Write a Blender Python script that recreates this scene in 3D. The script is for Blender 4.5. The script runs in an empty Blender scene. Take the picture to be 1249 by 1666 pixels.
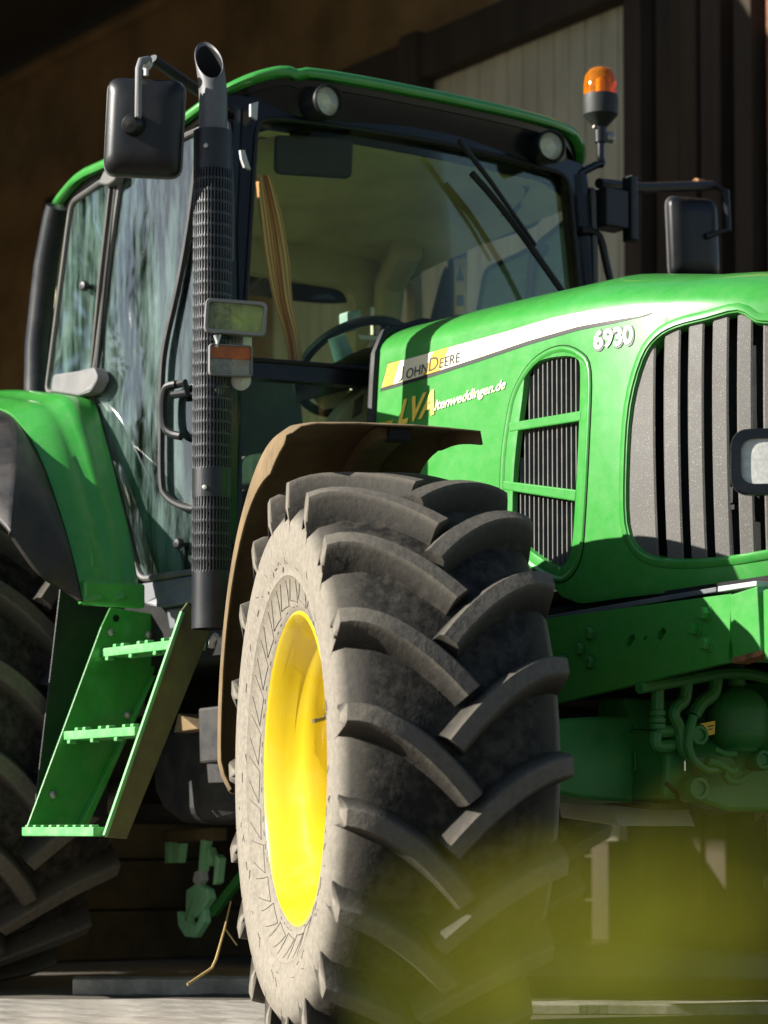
import bpy, bmesh, math, random
import numpy as np
from mathutils import Vector, Matrix
from mathutils.geometry import delaunay_2d_cdt
random.seed(4)
scene = bpy.context.scene
COL = scene.collection
R = math.radians

# ------------------------------------------------------------------ camera
# tractor frame: X forward, Y to the driver's left, Z up, origin on the ground under the front axle
FPX, HORIZON, PITCH = 4111.0, 1350.0, R(3.0)
V0 = np.array([-.8166, .5772, 0.]); RT = np.array([.5772, .8166, 0.]); UPZ = np.array([0, 0, 1.])
VV = V0*math.cos(PITCH) + UPZ*math.sin(PITCH)
UU = UPZ*math.cos(PITCH) - V0*math.sin(PITCH)
CY, CX = HORIZON - FPX*math.tan(PITCH), 625.0
CAM = np.array([5.123, -4.616, .521])
cd = bpy.data.cameras.new('camera'); cam = bpy.data.objects.new('camera', cd); COL.objects.link(cam)
cam.location = CAM
cam.rotation_euler = Matrix((RT, UU, -VV)).transposed().to_euler()
cd.sensor_width = 36; cd.lens = 36*FPX/1666; cd.shift_x = 0; cd.shift_y = (CY-833)/1666
cd.clip_start = .02; cd.clip_end = 300
cd.dof.use_dof = True; cd.dof.focus_distance = 6.6; cd.dof.aperture_fstop = 3.4
scene.camera = cam

# ------------------------------------------------------------------ light
SUN_EL, SUN_H = R(25.5), np.array([-.46, -.888])         # direction towards the sun
w = bpy.data.worlds.new('World'); scene.world = w; w.use_nodes = True
nt = w.node_tree; bg = nt.nodes['Background']
sky = nt.nodes.new('ShaderNodeTexSky'); sky.sky_type = 'NISHITA'; sky.sun_disc = False
sky.sun_elevation = SUN_EL; sky.sun_rotation = math.atan2(SUN_H[0], SUN_H[1])
sky.altitude = 100; sky.dust_density = .25
nt.links.new(sky.outputs[0], bg.inputs[0]); bg.inputs[1].default_value = .05
sd = bpy.data.lights.new('sun', 'SUN'); sd.energy = 5.0; sd.angle = R(.5); sd.color = (1, .95, .86)
so = bpy.data.objects.new('sun', sd); COL.objects.link(so)
sdir = Vector((SUN_H[0]*math.cos(SUN_EL), SUN_H[1]*math.cos(SUN_EL), math.sin(SUN_EL)))
so.rotation_euler = sdir.to_track_quat('Z', 'Y').to_euler(); so.location = (-3, -6, 9)
scene.view_settings.view_transform = 'Standard'; scene.view_settings.look = 'None'
scene.view_settings.exposure = 1.08; scene.view_settings.gamma = 1

# ------------------------------------------------------------------ projection helpers (photo sight lines met with real planes)
def ray(px, py): return VV + RT*((px-CX)/FPX) - UU*((py-CY)/FPX)
def on(axis, val, px, py):
    d = ray(px, py); t = (val-CAM[axis])/d[axis]; return CAM + d*t
def onx(x, px, py): return on(0, x, px, py)
def ony(y, px, py): return on(1, y, px, py)
def onz(z, px, py): return on(2, z, px, py)

class Curtain:
    """a vertical wall over a plan polyline; (s, z) are its coordinates"""
    def __init__(self, plan, bulge=0., zmid=0., zr=1., smooth=0):
        P = np.array(plan, float)
        for _ in range(smooth):
            Q = [P[0]]
            for a, b in zip(P[:-1], P[1:]): Q += [a*.75+b*.25, a*.25+b*.75]
            P = np.array(Q+[P[-1]])
        self.P = P; self.L = np.r_[0, np.cumsum(np.linalg.norm(np.diff(P, axis=0), axis=1))]
        t = np.gradient(P, self.L, axis=0); t /= np.linalg.norm(t, axis=1)[:, None]
        self.N = np.c_[t[:, 1], -t[:, 0]]                 # to the right of travel
        self.b, self.zm, self.zr = bulge, zmid, zr
    def xy(self, s): return np.array([np.interp(s, self.L, self.P[:, k]) for k in (0, 1)])
    def n(self, s):
        n = np.array([np.interp(s, self.L, self.N[:, k]) for k in (0, 1)]); return n/np.linalg.norm(n)
    def pt(self, s, z, off=0.):
        o = off - self.b*((z-self.zm)/self.zr)**2
        q = self.xy(s) + self.n(s)*o
        return np.array([q[0], q[1], z])
    def pix(self, px, py, off=0.):
        d = ray(px, py); best = None
        Q = self.P
        for _ in range(3):
            for k in range(len(Q)-1):
                a, b = Q[k], Q[k+1]; e = b-a
                M = np.array([[d[0], -e[0]], [d[1], -e[1]]])
                if abs(np.linalg.det(M)) < 1e-12: continue
                t, u = np.linalg.solve(M, a-CAM[:2])
                lo = -9 if k == 0 else -1e-9; hi = 9 if k == len(Q)-2 else 1+1e-9
                if t > 0 and lo <= u <= hi and (best is None or t < best[0]):
                    best = (t, self.L[k]+u*(self.L[k+1]-self.L[k]))
            if self.b == 0 or best is None: break
            z = CAM[2]+d[2]*best[0]
            Q = self.P - self.N*(self.b*((z-self.zm)/self.zr)**2); s0 = best; best = None
        if best is None: best = s0
        return np.array([best[1], CAM[2]+d[2]*best[0]])

# ------------------------------------------------------------------ materials
def nd(nt, typ, **kw):
    n = nt.nodes.new(typ)
    for k, v in kw.items():
        if k in n.inputs: n.inputs[k].default_value = v
        else: setattr(n, k, v)
    return n
def ramp(nt, src, a, b, lo=0., hi=1.):
    m = nd(nt, 'ShaderNodeMapRange'); m.inputs[1].default_value = a; m.inputs[2].default_value = b
    m.inputs[3].default_value = lo; m.inputs[4].default_value = hi; nt.links.new(src, m.inputs[0]); return m.outputs[0]
def mix(nt, fac, a, b):
    m = nd(nt, 'ShaderNodeMix', data_type='RGBA')
    for i, x in ((0, fac), (6, a), (7, b)):
        if hasattr(x, 'links') or hasattr(x, 'is_linked'): nt.links.new(x, m.inputs[i])
        elif isinstance(x, (int, float)): m.inputs[i].default_value = x
        else: m.inputs[i].default_value = (*x, 1)
    return m.outputs[2]
def math_(nt, op, a, b):
    m = nd(nt, 'ShaderNodeMath', operation=op)
    for i, x in ((0, a), (1, b)):
        if hasattr(x, 'is_linked'): nt.links.new(x, m.inputs[i])
        else: m.inputs[i].default_value = x
    m.use_clamp = True
    return m.outputs[0]
MAT = {}
def mk(name, col, rough=.5, metal=0, coat=0, dust=0, dcol=(.36, .31, .24), var=.18, vs=6, bump=0., bs=150, stretch=None, spec=.5,
       dlo=.45, dhi=.75, ds=9, attr=None, speck=0, rvar=.12):
    m = bpy.data.materials.new(name); m.use_nodes = True; nt = m.node_tree; b = nt.nodes['Principled BSDF']
    tc = nd(nt, 'ShaderNodeTexCoord'); src = tc.outputs['Object']
    if stretch:
        mp = nd(nt, 'ShaderNodeMapping'); mp.inputs['Scale'].default_value = stretch; nt.links.new(src, mp.inputs[0]); src = mp.outputs[0]
    def noise(s, d=5, r=.6):
        n = nd(nt, 'ShaderNodeTexNoise', Scale=s, Detail=d, Roughness=r); nt.links.new(src, n.inputs['Vector']); return n.outputs[0]
    n1 = noise(vs)
    c = mix(nt, ramp(nt, n1, .3, .7), [x*(1-var) for x in col], [min(1, x*(1+var)) for x in col])
    if dust or attr:
        f = ramp(nt, noise(ds, 8, .7), dlo, dhi, 0, dust)
        if attr:
            at = nd(nt, 'ShaderNodeAttribute', attribute_name=attr)
            f2 = ramp(nt, noise(ds*2.3, 7, .7), .2, .65, .55, 1.0)
            f = math_(nt, 'MAXIMUM', f, math_(nt, 'MULTIPLY', at.outputs['Fac'], f2))
        c = mix(nt, f, c, dcol)
        ro = math_(nt, 'ADD', math_(nt, 'MULTIPLY', f, .5), ramp(nt, n1, .2, .8, rough-rvar*rough, rough+rvar*rough))
    else: ro = ramp(nt, noise(vs*3), .2, .8, rough-rvar*rough, rough+rvar*rough)
    if speck:
        c = mix(nt, ramp(nt, noise(380, 2, .5), .62, .72, 0, speck), c, (.62, .58, .5))
    nt.links.new(c, b.inputs['Base Color']); nt.links.new(ro, b.inputs['Roughness'])
    b.inputs['Metallic'].default_value = metal; b.inputs['Coat Weight'].default_value = coat
    b.inputs['Coat Roughness'].default_value = .08; b.inputs['Specular IOR Level'].default_value = spec
    if bump:
        bp = nd(nt, 'ShaderNodeBump', Strength=bump, Distance=.004); nt.links.new(noise(bs, 4, .6), bp.inputs['Height'])
        nt.links.new(bp.outputs[0], b.inputs['Normal'])
    MAT[name] = m; return m
mk('green_paint', (.016, .27, .022), .33, coat=.55, dust=.20, dlo=.25, dhi=.9, ds=22, var=.06, dcol=(.34, .42, .26), speck=.12)
mk('green_worn', (.03, .22, .035), .45, dust=.55, dlo=.48, dhi=.72, ds=14, dcol=(.2, .15, .08), bump=.12, bs=60)
mk('green_cast', (.03, .2, .035), .5, dust=.35, dlo=.45, dhi=.8, ds=10, dcol=(.14, .15, .05), bump=.35, bs=90)
mk('green_lit', (.10, .44, .12), .5, dust=.35, ds=20, dcol=(.5, .5, .36))  # ladder green with its sunlit mint tone put into the colour
mk('dirty_plate', (.1, .085, .04), .75, dust=.8, dlo=.35, dhi=.75, ds=12, dcol=(.13, .17, .05), bump=.4, bs=50)
mk('yellow_paint', (.72, .54, .014), .3, coat=.5, var=.05, dust=.22, dlo=.5, dhi=.8, ds=12, dcol=(.62, .5, .22))
mk('rubber', (.014, .013, .011), .7, dust=.22, dlo=.42, dhi=.75, ds=26, dcol=(.28, .25, .205), attr='dust', bump=.6, bs=38, var=.3, spec=.2)
mk('rubber_mark', (.10, .085, .07), .8, var=.3)
mk('black_plastic', (.009, .010, .012), .38, var=.25, spec=.35, dust=.04, dcol=(.25, .22, .18), bump=.06, bs=250)
mk('black_gloss', (.006, .007, .008), .25, var=.2, dust=.015, spec=.35)
mk('pillar_black', (.014, .017, .022), .35, var=.2, dust=.08)
mk('black_rubber', (.012, .012, .012), .6)
mk('dark_flap', (.012, .012, .014), .5, dust=.4, dlo=.4, dhi=.8, ds=9, dcol=(.10, .078, .055), var=.3, bump=.1, bs=80)
mk('grey_plastic', (.16, .16, .165), .55, var=.12, dust=.3, bump=.08, bs=300)
mk('blue_grey_plastic', (.09, .10, .12), .5, var=.15, dust=.25)
mk('pale_metal', (.55, .55, .54), .45, var=.12, dust=.2)
mk('exhaust_pipe', (.12, .12, .125), .5, metal=.25, var=.1, dust=.15, stretch=(1, 1, .4), vs=30)
mk('exhaust_shield', (.014, .016, .02), .4, metal=.2, var=.12, dust=.05)
mk('seal_grey', (.075, .073, .07), .55, var=.12, dust=.25)
mk('soot', (.006, .005, .005), .95)
mk('steel', (.4, .38, .35), .4, metal=.8, var=.2, dust=.25)
mk('rust', (.22, .10, .035), .85, var=.5, vs=40, bump=.4, bs=60)
mk('fender_under', (.15, .10, .048), .88, dust=.75, dlo=.38, dhi=.72, ds=7, dcol=(.25, .18, .10), var=.4, bump=.35, bs=60)
mk('slat_plastic', (.085, .079, .071), .55, var=.14, vs=5, dust=.35, dlo=.4, dhi=.8, ds=4, dcol=(.15, .14, .125), speck=.5, bump=.15, bs=350)
mk('louvre_slat', (.10, .10, .098), .5, dust=.3, ds=25)
mk('louvre_black', (.02, .02, .021), .5, dust=.25, ds=25)
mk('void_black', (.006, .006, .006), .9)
mk('cream_trim', (.55, .50, .30), .8, var=.12, dust=.15, dcol=(.28, .25, .16))
mk('headliner', (.72, .68, .38), .9, var=.2, vs=3, bump=.1, bs=200)
mk('cream_panel', (.62, .62, .52), .6, var=.1)
mk('teal_plastic', (.22, .34, .36), .5)
mk('seat_cloth', (.10, .12, .11), .9, var=.25, bump=.3, bs=180)
mk('decal_yellow', (.95, .70, .10), .45, var=.05)
mk('decal_sunlit', (.92, .84, .60), .45, var=.03)  # yellow decals, bleached by sunlight in the colour itself
mk('decal_white', (.85, .85, .84), .45, var=.03)
mk('decal_shaded', (.72, .42, .03), .45, var=.05)  # the same yellow stripe as it looks in shadow
mk('decal_black', (.012, .012, .012), .5)
mk('decal_grey', (.10, .12, .10), .5)
mk('sticker', (.85, .55, .03), .5)
mk('chrome', (.75, .75, .73), .22, metal=1, var=.06)
mk('reflector', (.85, .85, .80), .45, metal=.35, var=.1, vs=60, bump=.4, bs=220)
mk('mirror_glass', (.7, .75, .75), .05, metal=1, var=.02)
mk('concrete', (.10, .085, .065), .9, dust=.6, dcol=(.06, .05, .035), bump=.5, bs=40, vs=3)
mk('old_wood', (.34, .31, .27), .85, var=.45, vs=9, stretch=(.35, 1, 1), dust=.5, ds=14, dcol=(.12, .1, .08), bump=.8, bs=22)
mk('door_paint', (.46, .42, .31), .8, var=.18, vs=5, stretch=(1, 1, .25), dust=.4, dlo=.5, dhi=.8, dcol=(.2, .16, .1), bump=.2, bs=30)
mk('brown_wall', (.25, .155, .062), .95, var=.45, vs=1.6, dust=.5, ds=3, dcol=(.16, .10, .045), bump=.6, bs=12)
mk('dark_timber', (.03, .02, .012), .9, var=.5, vs=7, stretch=(1, 1, .15), dust=.3, dcol=(.1, .06, .035), bump=.8, bs=30)
mk('red_timber', (.04, .024, .016), .9, var=.4, vs=7, stretch=(1, 1, .15), bump=.6, bs=30)
mk('siding', (.07, .052, .026), .9, var=.35, vs=7, stretch=(.2, 1, 1), bump=.6, bs=25)
mk('brick_red', (.22, .09, .05), .9, var=.4, vs=9, bump=.6, bs=40)
mk('straw', (.42, .30, .11), .8)
mk('leaf_green', (.16, .26, .04), .55, var=.3)
def leafy(name, col):
    m = bpy.data.materials.new(name); m.use_nodes = True; nt = m.node_tree; nt.nodes.remove(nt.nodes['Principled BSDF'])
    d = nd(nt, 'ShaderNodeBsdfDiffuse', Color=(*col, 1)); t = nd(nt, 'ShaderNodeBsdfTranslucent', Color=(*col, 1)); x = nd(nt, 'ShaderNodeMixShader', Fac=.5)
    nt.links.new(d.outputs[0], x.inputs[1]); nt.links.new(t.outputs[0], x.inputs[2]); nt.links.new(x.outputs[0], nt.nodes['Material Output'].inputs[0]); MAT[name] = m
leafy('petal', (.62, .56, .06)); leafy('weed_leaf', (.22, .30, .04))

def glass(name, tint, dust_glow_lo, dust_glow_hi, dust_glow_col, refl=1.0, sc=(14, 14, 2.2)):
    m = bpy.data.materials.new(name); m.use_nodes = True; nt = m.node_tree; nt.nodes.remove(nt.nodes['Principled BSDF'])
    out = nt.nodes['Material Output']
    tr = nd(nt, 'ShaderNodeBsdfTransparent', Color=(*tint, 1)); gl = nd(nt, 'ShaderNodeBsdfGlossy', Roughness=.03)
    fr = nd(nt, 'ShaderNodeFresnel', IOR=1.5); f = math_(nt, 'MULTIPLY', fr.outputs[0], refl)
    m1 = nd(nt, 'ShaderNodeMixShader'); nt.links.new(f, m1.inputs[0]); nt.links.new(tr.outputs[0], m1.inputs[1]); nt.links.new(gl.outputs[0], m1.inputs[2])
    df = nd(nt, 'ShaderNodeBsdfDiffuse', Color=(*dust_glow_col, 1)); m2 = nd(nt, 'ShaderNodeMixShader')
    tc = nd(nt, 'ShaderNodeTexCoord'); mp = nd(nt, 'ShaderNodeMapping'); mp.inputs['Scale'].default_value = sc; nt.links.new(tc.outputs['Object'], mp.inputs[0])
    n = nd(nt, 'ShaderNodeTexNoise', Scale=1.6, Detail=8, Roughness=.72); nt.links.new(mp.outputs[0], n.inputs['Vector'])
    nt.links.new(ramp(nt, n.outputs[0], .42, .78, dust_glow_lo, dust_glow_hi), m2.inputs[0])
    nt.links.new(m1.outputs[0], m2.inputs[1]); nt.links.new(df.outputs[0], m2.inputs[2]); nt.links.new(m2.outputs[0], out.inputs[0])
    MAT[name] = m; return m
glass('windscreen_glass', (.93, .97, .85), .0, .012, (.5, .5, .4), .22)
glass('far_glass', (.62, .86, .76), .0, .03, (.5, .55, .5), .6)
glass('side_glass', (.56, .74, .66), .0, .36, (.42, .60, .55), 4.2, (11, 11, 1.4))
glass('lens_clear', (.92, .93, .84), .10, .25, (.8, .78, .62), 1.2, (40, 40, 40))
glass('headlight_lens', (.95, .96, .92), .5, .8, (.85, .85, .8), 1.2, (40, 40, 40))  # milky white share put in so the lens looks sunlit
glass('lens_yellow', (.88, .96, .48), .10, .35, (.82, .85, .40), 1.2, (30, 30, 30))  # pale yellow share put in to brighten an unlit lens
glass('lens_amber', (1.0, .36, .02), .22, .45, (.9, .30, .01), 1.3, (30, 30, 30))  # orange share put in to give the lens a glow
glass('acrylic', (.75, .8, .7), .03, .1, (.6, .6, .5), 1.0)

# ------------------------------------------------------------------ mesh building
LOC = {}
class MB:
    def __init__(self): self.v = []; self.f = []; self.m = []; self.mi = 0; self.d = []; self.dv = 0.
    def add(self, vs, fs, d=None):
        o = len(self.v); self.v += [tuple(map(float, p)) for p in vs]
        self.d += list(d) if d is not None else [self.dv]*len(vs)
        self.f += [tuple(i+o for i in f) for f in fs]; self.m += [self.mi]*len(fs); return self
    def box(self, c, s, rot=None):
        c = np.array(c, float); h = np.array(s, float)/2
        P = np.array([[x, y, z] for x in (-1, 1) for y in (-1, 1) for z in (-1, 1)])*h
        if rot is not None: P = P@np.array(rot).T
        return self.add(P+c, [(0, 1, 3, 2), (4, 6, 7, 5), (0, 4, 5, 1), (2, 3, 7, 6), (0, 2, 6, 4), (1, 5, 7, 3)])
    def rings(self, rs, close_u=True, cap0=False, cap1=False, d=None):
        n = len(rs[0]); vs = [p for r in rs for p in r]; fs = []
        for i in range(len(rs)-1):
            for j in range(n if close_u else n-1):
                k = (j+1) % n; fs.append((i*n+j, i*n+k, (i+1)*n+k, (i+1)*n+j))
        if cap0: fs.append(tuple(range(n))[::-1])
        if cap1: fs.append(tuple((len(rs)-1)*n+j for j in range(n)))
        return self.add(vs, fs, d)
    def tube(self, pts, r, n=10, caps=True, closed=False, flat=None):
        P = np.array(pts, float); N = len(P); rr = np.broadcast_to(np.array(r, float), (N,)); rs = []
        T = np.gradient(P, axis=0) if not closed else np.roll(P, -1, 0)-np.roll(P, 1, 0)
        u = None
        for i in range(N):
            t = T[i]/np.linalg.norm(T[i])
            if u is None:
                a = np.array([0, 0, 1.]) if abs(t[2]) < .9 else np.array([1., 0, 0]); u = np.cross(t, a)
            u = u-t*(u@t); u /= np.linalg.norm(u); v = np.cross(t, u)
            rs.append([P[i]+rr[i]*(math.cos(q)*u+(flat or 1)*math.sin(q)*v) for q in np.arange(n)*2*math.pi/n])
        if closed: rs.append(rs[0]); caps = False
        return self.rings(rs, True, caps, caps)
    def lathe(self, prof, o, ax, n=32, cap0=False, cap1=False, ref=None, d=None):
        """prof = (along axis, radius)"""
        o = np.array(o, float); ax = np.array(ax, float); ax /= np.linalg.norm(ax)
        a = np.array(ref if ref is not None else ([0, 0, 1.] if abs(ax[2]) < .9 else [1., 0, 0])); u = np.cross(ax, a); u /= np.linalg.norm(u); v = np.cross(ax, u)
        rs = [[o+ax*h+r*(math.cos(q)*u+math.sin(q)*v) for q in np.arange(n)*2*math.pi/n] for h, r in prof]
        return self.rings(rs, True, cap0, cap1, None if d is None else [x for x in d for _ in range(n)])
    def grid(self, P):
        P = np.array(P, float); a, b = P.shape[:2]
        return self.add(P.reshape(-1, 3), [(i*b+j, i*b+j+1, (i+1)*b+j+1, (i+1)*b+j) for i in range(a-1) for j in range(b-1)])
    def prism(self, poly, fn, t0, t1):
        """closed outline (u,v) -> fn(u,v,t), between depths t0, t1"""
        n = len(poly); vs = [fn(*p, t0) for p in poly]+[fn(*p, t1) for p in poly]
        return self.add(vs, [tuple(range(n))[::-1], tuple(range(n, 2*n))]+[(i, (i+1) % n, n+(i+1) % n, n+i) for i in range(n)])
    def flip(self): self.f = [f[::-1] for f in self.f]; return self
    def mirror(self, ax=1):
        self.v = [tuple(-c if k == ax else c for k, c in enumerate(p)) for p in self.v]; return self.flip()
    def build(self, name, mats, parent=None, smooth=35, bevel=0, seg=2, solid=0, kind=None, recalc=True, label=None, merge=0, attr=None, loc=None):
        me = bpy.data.meshes.new(name); o = bpy.data.objects.new(name, me); COL.objects.link(o)
        base = np.array(loc if loc is not None else (0, 0, 0), float)
        if parent is not None:
            o.parent = parent; pl = LOC.get(parent.name, np.zeros(3))
        else: pl = np.zeros(3)
        LOC[o.name] = base if loc is not None else pl
        me.from_pydata([tuple(np.array(p)-LOC[o.name]) for p in self.v], [], self.f)
        o.location = LOC[o.name]-pl
        for x in ([mats] if isinstance(mats, str) else mats): me.materials.append(MAT[x])
        me.polygons.foreach_set('material_index', self.m)
        if attr:
            a = me.attributes.new(attr, 'FLOAT', 'POINT'); a.data.foreach_set('value', self.d)
        if recalc or merge:
            b = bmesh.new(); b.from_mesh(me)
            if merge: bmesh.ops.remove_doubles(b, verts=b.verts, dist=merge)
            if recalc: bmesh.ops.recalc_face_normals(b, faces=b.faces)
            b.to_mesh(me); b.free()
        if solid:
            m = o.modifiers.new('s', 'SOLIDIFY'); m.thickness = solid; m.offset = -1
        if bevel:
            m = o.modifiers.new('b', 'BEVEL'); m.width = bevel; m.segments = seg; m.limit_method = 'ANGLE'; m.angle_limit = R(40)
        if smooth:
            me.polygons.foreach_set('use_smooth', [True]*len(me.polygons))
            if bevel or solid:
                m = o.modifiers.new('n', 'WEIGHTED_NORMAL'); m.keep_sharp = True
            me.set_sharp_from_angle(angle=R(smooth if not bevel else 60))
        if kind: o['kind'] = kind
        if label: o['label'] = label
        return o
def empty(name, loc=(0, 0, 0), parent=None):
    o = bpy.data.objects.new(name, None); COL.objects.link(o); o.empty_display_size = .1
    pl = LOC.get(parent.name, np.zeros(3)) if parent is not None else np.zeros(3)
    if parent is not None: o.parent = parent
    o.location = np.array(loc, float)-pl if parent is None or any(loc) else (0, 0, 0)
    LOC[o.name] = np.array(loc, float) if parent is None or any(loc) else pl
    return o
def tag(o, label, cat, group=None):
    o['label'] = label; o['category'] = cat
    if group: o['group'] = group
    return o
def dup(o, parent=None, name=None, M=None):
    c = o.copy(); COL.objects.link(c)
    if parent is not None: c.parent = parent
    LOC[c.name] = LOC[o.name]
    for ch in list(o.children): dup(ch, c)
    return c

def inside(P, poly):
    P = np.asarray(P, float); poly = np.asarray(poly, float); r = np.zeros(len(P), bool)
    a = poly; b = np.roll(poly, -1, 0)
    for (x0, y0), (x1, y1) in zip(a, b):
        c = ((y0 > P[:, 1]) != (y1 > P[:, 1]))
        if y1 != y0: r ^= c & (P[:, 0] < (x1-x0)*(P[:, 1]-y0)/(y1-y0)+x0)
    return r
def resamp(poly, step, closed=True):
    out = []; n = len(poly)
    for i in range(n if closed else n-1):
        a, b = np.array(poly[i], float), np.array(poly[(i+1) % n], float); k = max(1, int(np.ceil(np.linalg.norm(b-a)/step)))
        out += [a+(b-a)*j/k for j in range(k)]
    if not closed: out.append(np.array(poly[-1], float))
    return out
def rnd(poly, r, k=5):
    """round the corners of a closed outline; r one radius or one per corner"""
    n = len(poly); P = [np.array(p, float) for p in poly]; out = []
    rr = r if hasattr(r, '__len__') else [r]*n
    for i in range(n):
        a, b, c = P[i-1], P[i], P[(i+1) % n]; q = min(rr[i], .48*np.linalg.norm(a-b), .48*np.linalg.norm(c-b))
        if q <= 0: out.append(b); continue
        s, e = b+(a-b)/np.linalg.norm(a-b)*q, b+(c-b)/np.linalg.norm(c-b)*q
        for t in np.linspace(0, 1, k): out.append((1-t)**2*s+2*t*(1-t)*b+t*t*e)
    return out
def cat(P, k=8, closed=False):
    """Catmull-Rom through points"""
    P = [np.array(p, float) for p in P]; n = len(P); out = []
    for i in range(n if closed else n-1):
        p0, p1, p2, p3 = (P[(i-1) % n], P[i], P[(i+1) % n], P[(i+2) % n]) if closed else (P[max(i-1, 0)], P[i], P[i+1], P[min(i+2, n-1)])
        for t in np.arange(k)/k:
            out.append(.5*(2*p1+(p2-p0)*t+(2*p0-5*p1+4*p2-p3)*t*t+(3*p1-p0-3*p2+p3)*t**3))
    if not closed: out.append(P[-1])
    return out
def panel(mb, outer, holes, fn, thick=0., step=.06, edge=None):
    """flat outline with holes, in (u, v), laid onto a surface fn(u, v, off); thick goes inwards (negative off)"""
    edge = edge or step
    loops = [resamp(outer, edge)]+[resamp(h, edge) for h in holes]
    V = []; E = []
    for L in loops:
        o = len(V); V += L; E += [(o+i, o+(i+1) % len(L)) for i in range(len(L))]
    nb = len(V)
    A = np.array(loops[0]); lo, hi = A.min(0), A.max(0)
    gx, gy = np.meshgrid(np.arange(lo[0]+step*.5, hi[0], step), np.arange(lo[1]+step*.5, hi[1], step)); G = np.c_[gx.ravel(), gy.ravel()]
    if len(G):
        ok = inside(G, A)
        for h in loops[1:]: ok &= ~inside(G, np.array(h))
        G = G[ok]; B = np.array(V)
        if len(G): G = G[np.array([np.min(np.linalg.norm(B-g, axis=1)) > .35*step for g in G])]
        V = V+list(G)
    res = delaunay_2d_cdt([Vector(p) for p in V], E, [], 0, 1e-7)
    W = np.array([tuple(p) for p in res[0]]); T = [tuple(f) for f in res[2]]
    C = np.array([W[list(t)].mean(0) for t in T]); ok = inside(C, A)
    for h in loops[1:]: ok &= ~inside(C, np.array(h))
    T = [t for t, k in zip(T, ok) if k]; n = len(W)
    vs = [fn(p[0], p[1], 0.) for p in W]
    if not thick: return mb.add(vs, T)
    vs += [fn(p[0], p[1], -thick) for p in W]; fs = list(T)+[tuple(i+n for i in t[::-1]) for t in T]
    cnt = {}
    for t in T:
        for i in range(len(t)):
            a, b = t[i], t[(i+1) % len(t)]; cnt[(a, b)] = 1
    for a, b in cnt:
        if (b, a) not in cnt: fs.append((b, a, a+n, b+n))
    return mb.add(vs, fs)
def plane_fn(o, u, v):
    o, u, v = (np.array(q, float) for q in (o, u, v)); n = np.cross(u, v); n /= np.linalg.norm(n)
    return lambda a, b, t: o+u*a+v*b+n*t
def rrect(w, h, r, k=5): return rnd([(-w/2, -h/2), (w/2, -h/2), (w/2, h/2), (-w/2, h/2)], r, k)
def frame_of(fwd, up=(0, 0, 1)):
    """axes (right, up, out) of something facing fwd"""
    f = np.array(fwd, float); f /= np.linalg.norm(f); r = np.cross(up, f); r /= np.linalg.norm(r); return r, np.cross(f, r), f
def hexbolt(mb, c, ax, r=.013, h=.012, washer=True):
    if washer: mb.lathe([(0, r*1.35), (.003, r*1.35)], c, ax, 16, False, True)
    mb.lathe([(.003, r), (h*.8, r), (h, r*.82)], c, ax, 6, False, True)
    return mb
def text_mesh(s, fn, shear=0., bold=0., track=1.0, depth=.0006):
    """lettering as thin raised sheets; fn(u, v, off) with u 0..1 along the word and v in cap heights"""
    cu = bpy.data.curves.new('t', 'FONT'); cu.body = s; cu.size = 1; cu.shear = shear; cu.offset = bold; cu.space_character = track; cu.resolution_u = 3
    ob = bpy.data.objects.new('t', cu); COL.objects.link(ob); dg = bpy.context.evaluated_depsgraph_get(); dg.update()
    me = bpy.data.meshes.new_from_object(ob.evaluated_get(dg)); bpy.data.objects.remove(ob)
    V = np.array([v.co[:2] for v in me.vertices]); F = [tuple(p.vertices) for p in me.polygons]; bpy.data.meshes.remove(me)
    x0, x1 = V[:, 0].min(), V[:, 0].max(); V[:, 0] = (V[:, 0]-x0)/(x1-x0); V[:, 1] /= .72
    mb = MB(); mb.add([fn(a, b, depth) for a, b in V], F); return mb

# ================================================================== BARN AND GROUND
YW, XO = 3.0, -2.45                                    # inner side wall, opening plane
g = MB(); g.add([(-60, -60, 0), (60, -60, 0), (60, 60, 0), (-60, 60, 0)], [(0, 1, 2, 3)]); g.build('ground', 'concrete', kind='structure', smooth=0)
barn = empty('barn', (-6.5, YW, 0)); tag(barn, 'dark brown barn with timber posts behind the green tractor', 'barn')
def bpart(name, m, mat, **k): return m.build(name, mat, barn, smooth=0, **k)
# side wall: plaster above a row of horizontal boards
m = MB(); m.box((-7.0, YW+.25, 2.84), (9.2, .3, 5.68)); bpart('wall', m, 'brown_wall')
m = MB(); m.box((-11.5, 1.0, 2.6), (.3, 4.2, 5.2)); bpart('wall', m, 'brown_wall')
m = MB(); m.prism([(3.4, 5.75), (-4.25, 4.32), (-4.25, 4.52), (3.4, 5.95)], lambda a, b, t: (t, a, b), -12.0, -4.05); bpart('roof', m, 'dark_timber')  # eave slope and reach shaped to keep sun off the side wall
for xx in (-6.4, -11.4):
    m = MB(); m.box((xx, -4.1, 2.2), (.22, .22, 4.4)); bpart('post', m, 'dark_timber', bevel=.01)
for k in range(6):
    z0 = .0+k*.21
    m = MB(); m.box((-8.0, YW+.085+random.uniform(-.004, .004), z0+.105), (7.0, .03, .2)); bpart('board', m, 'siding', bevel=.006)
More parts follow.
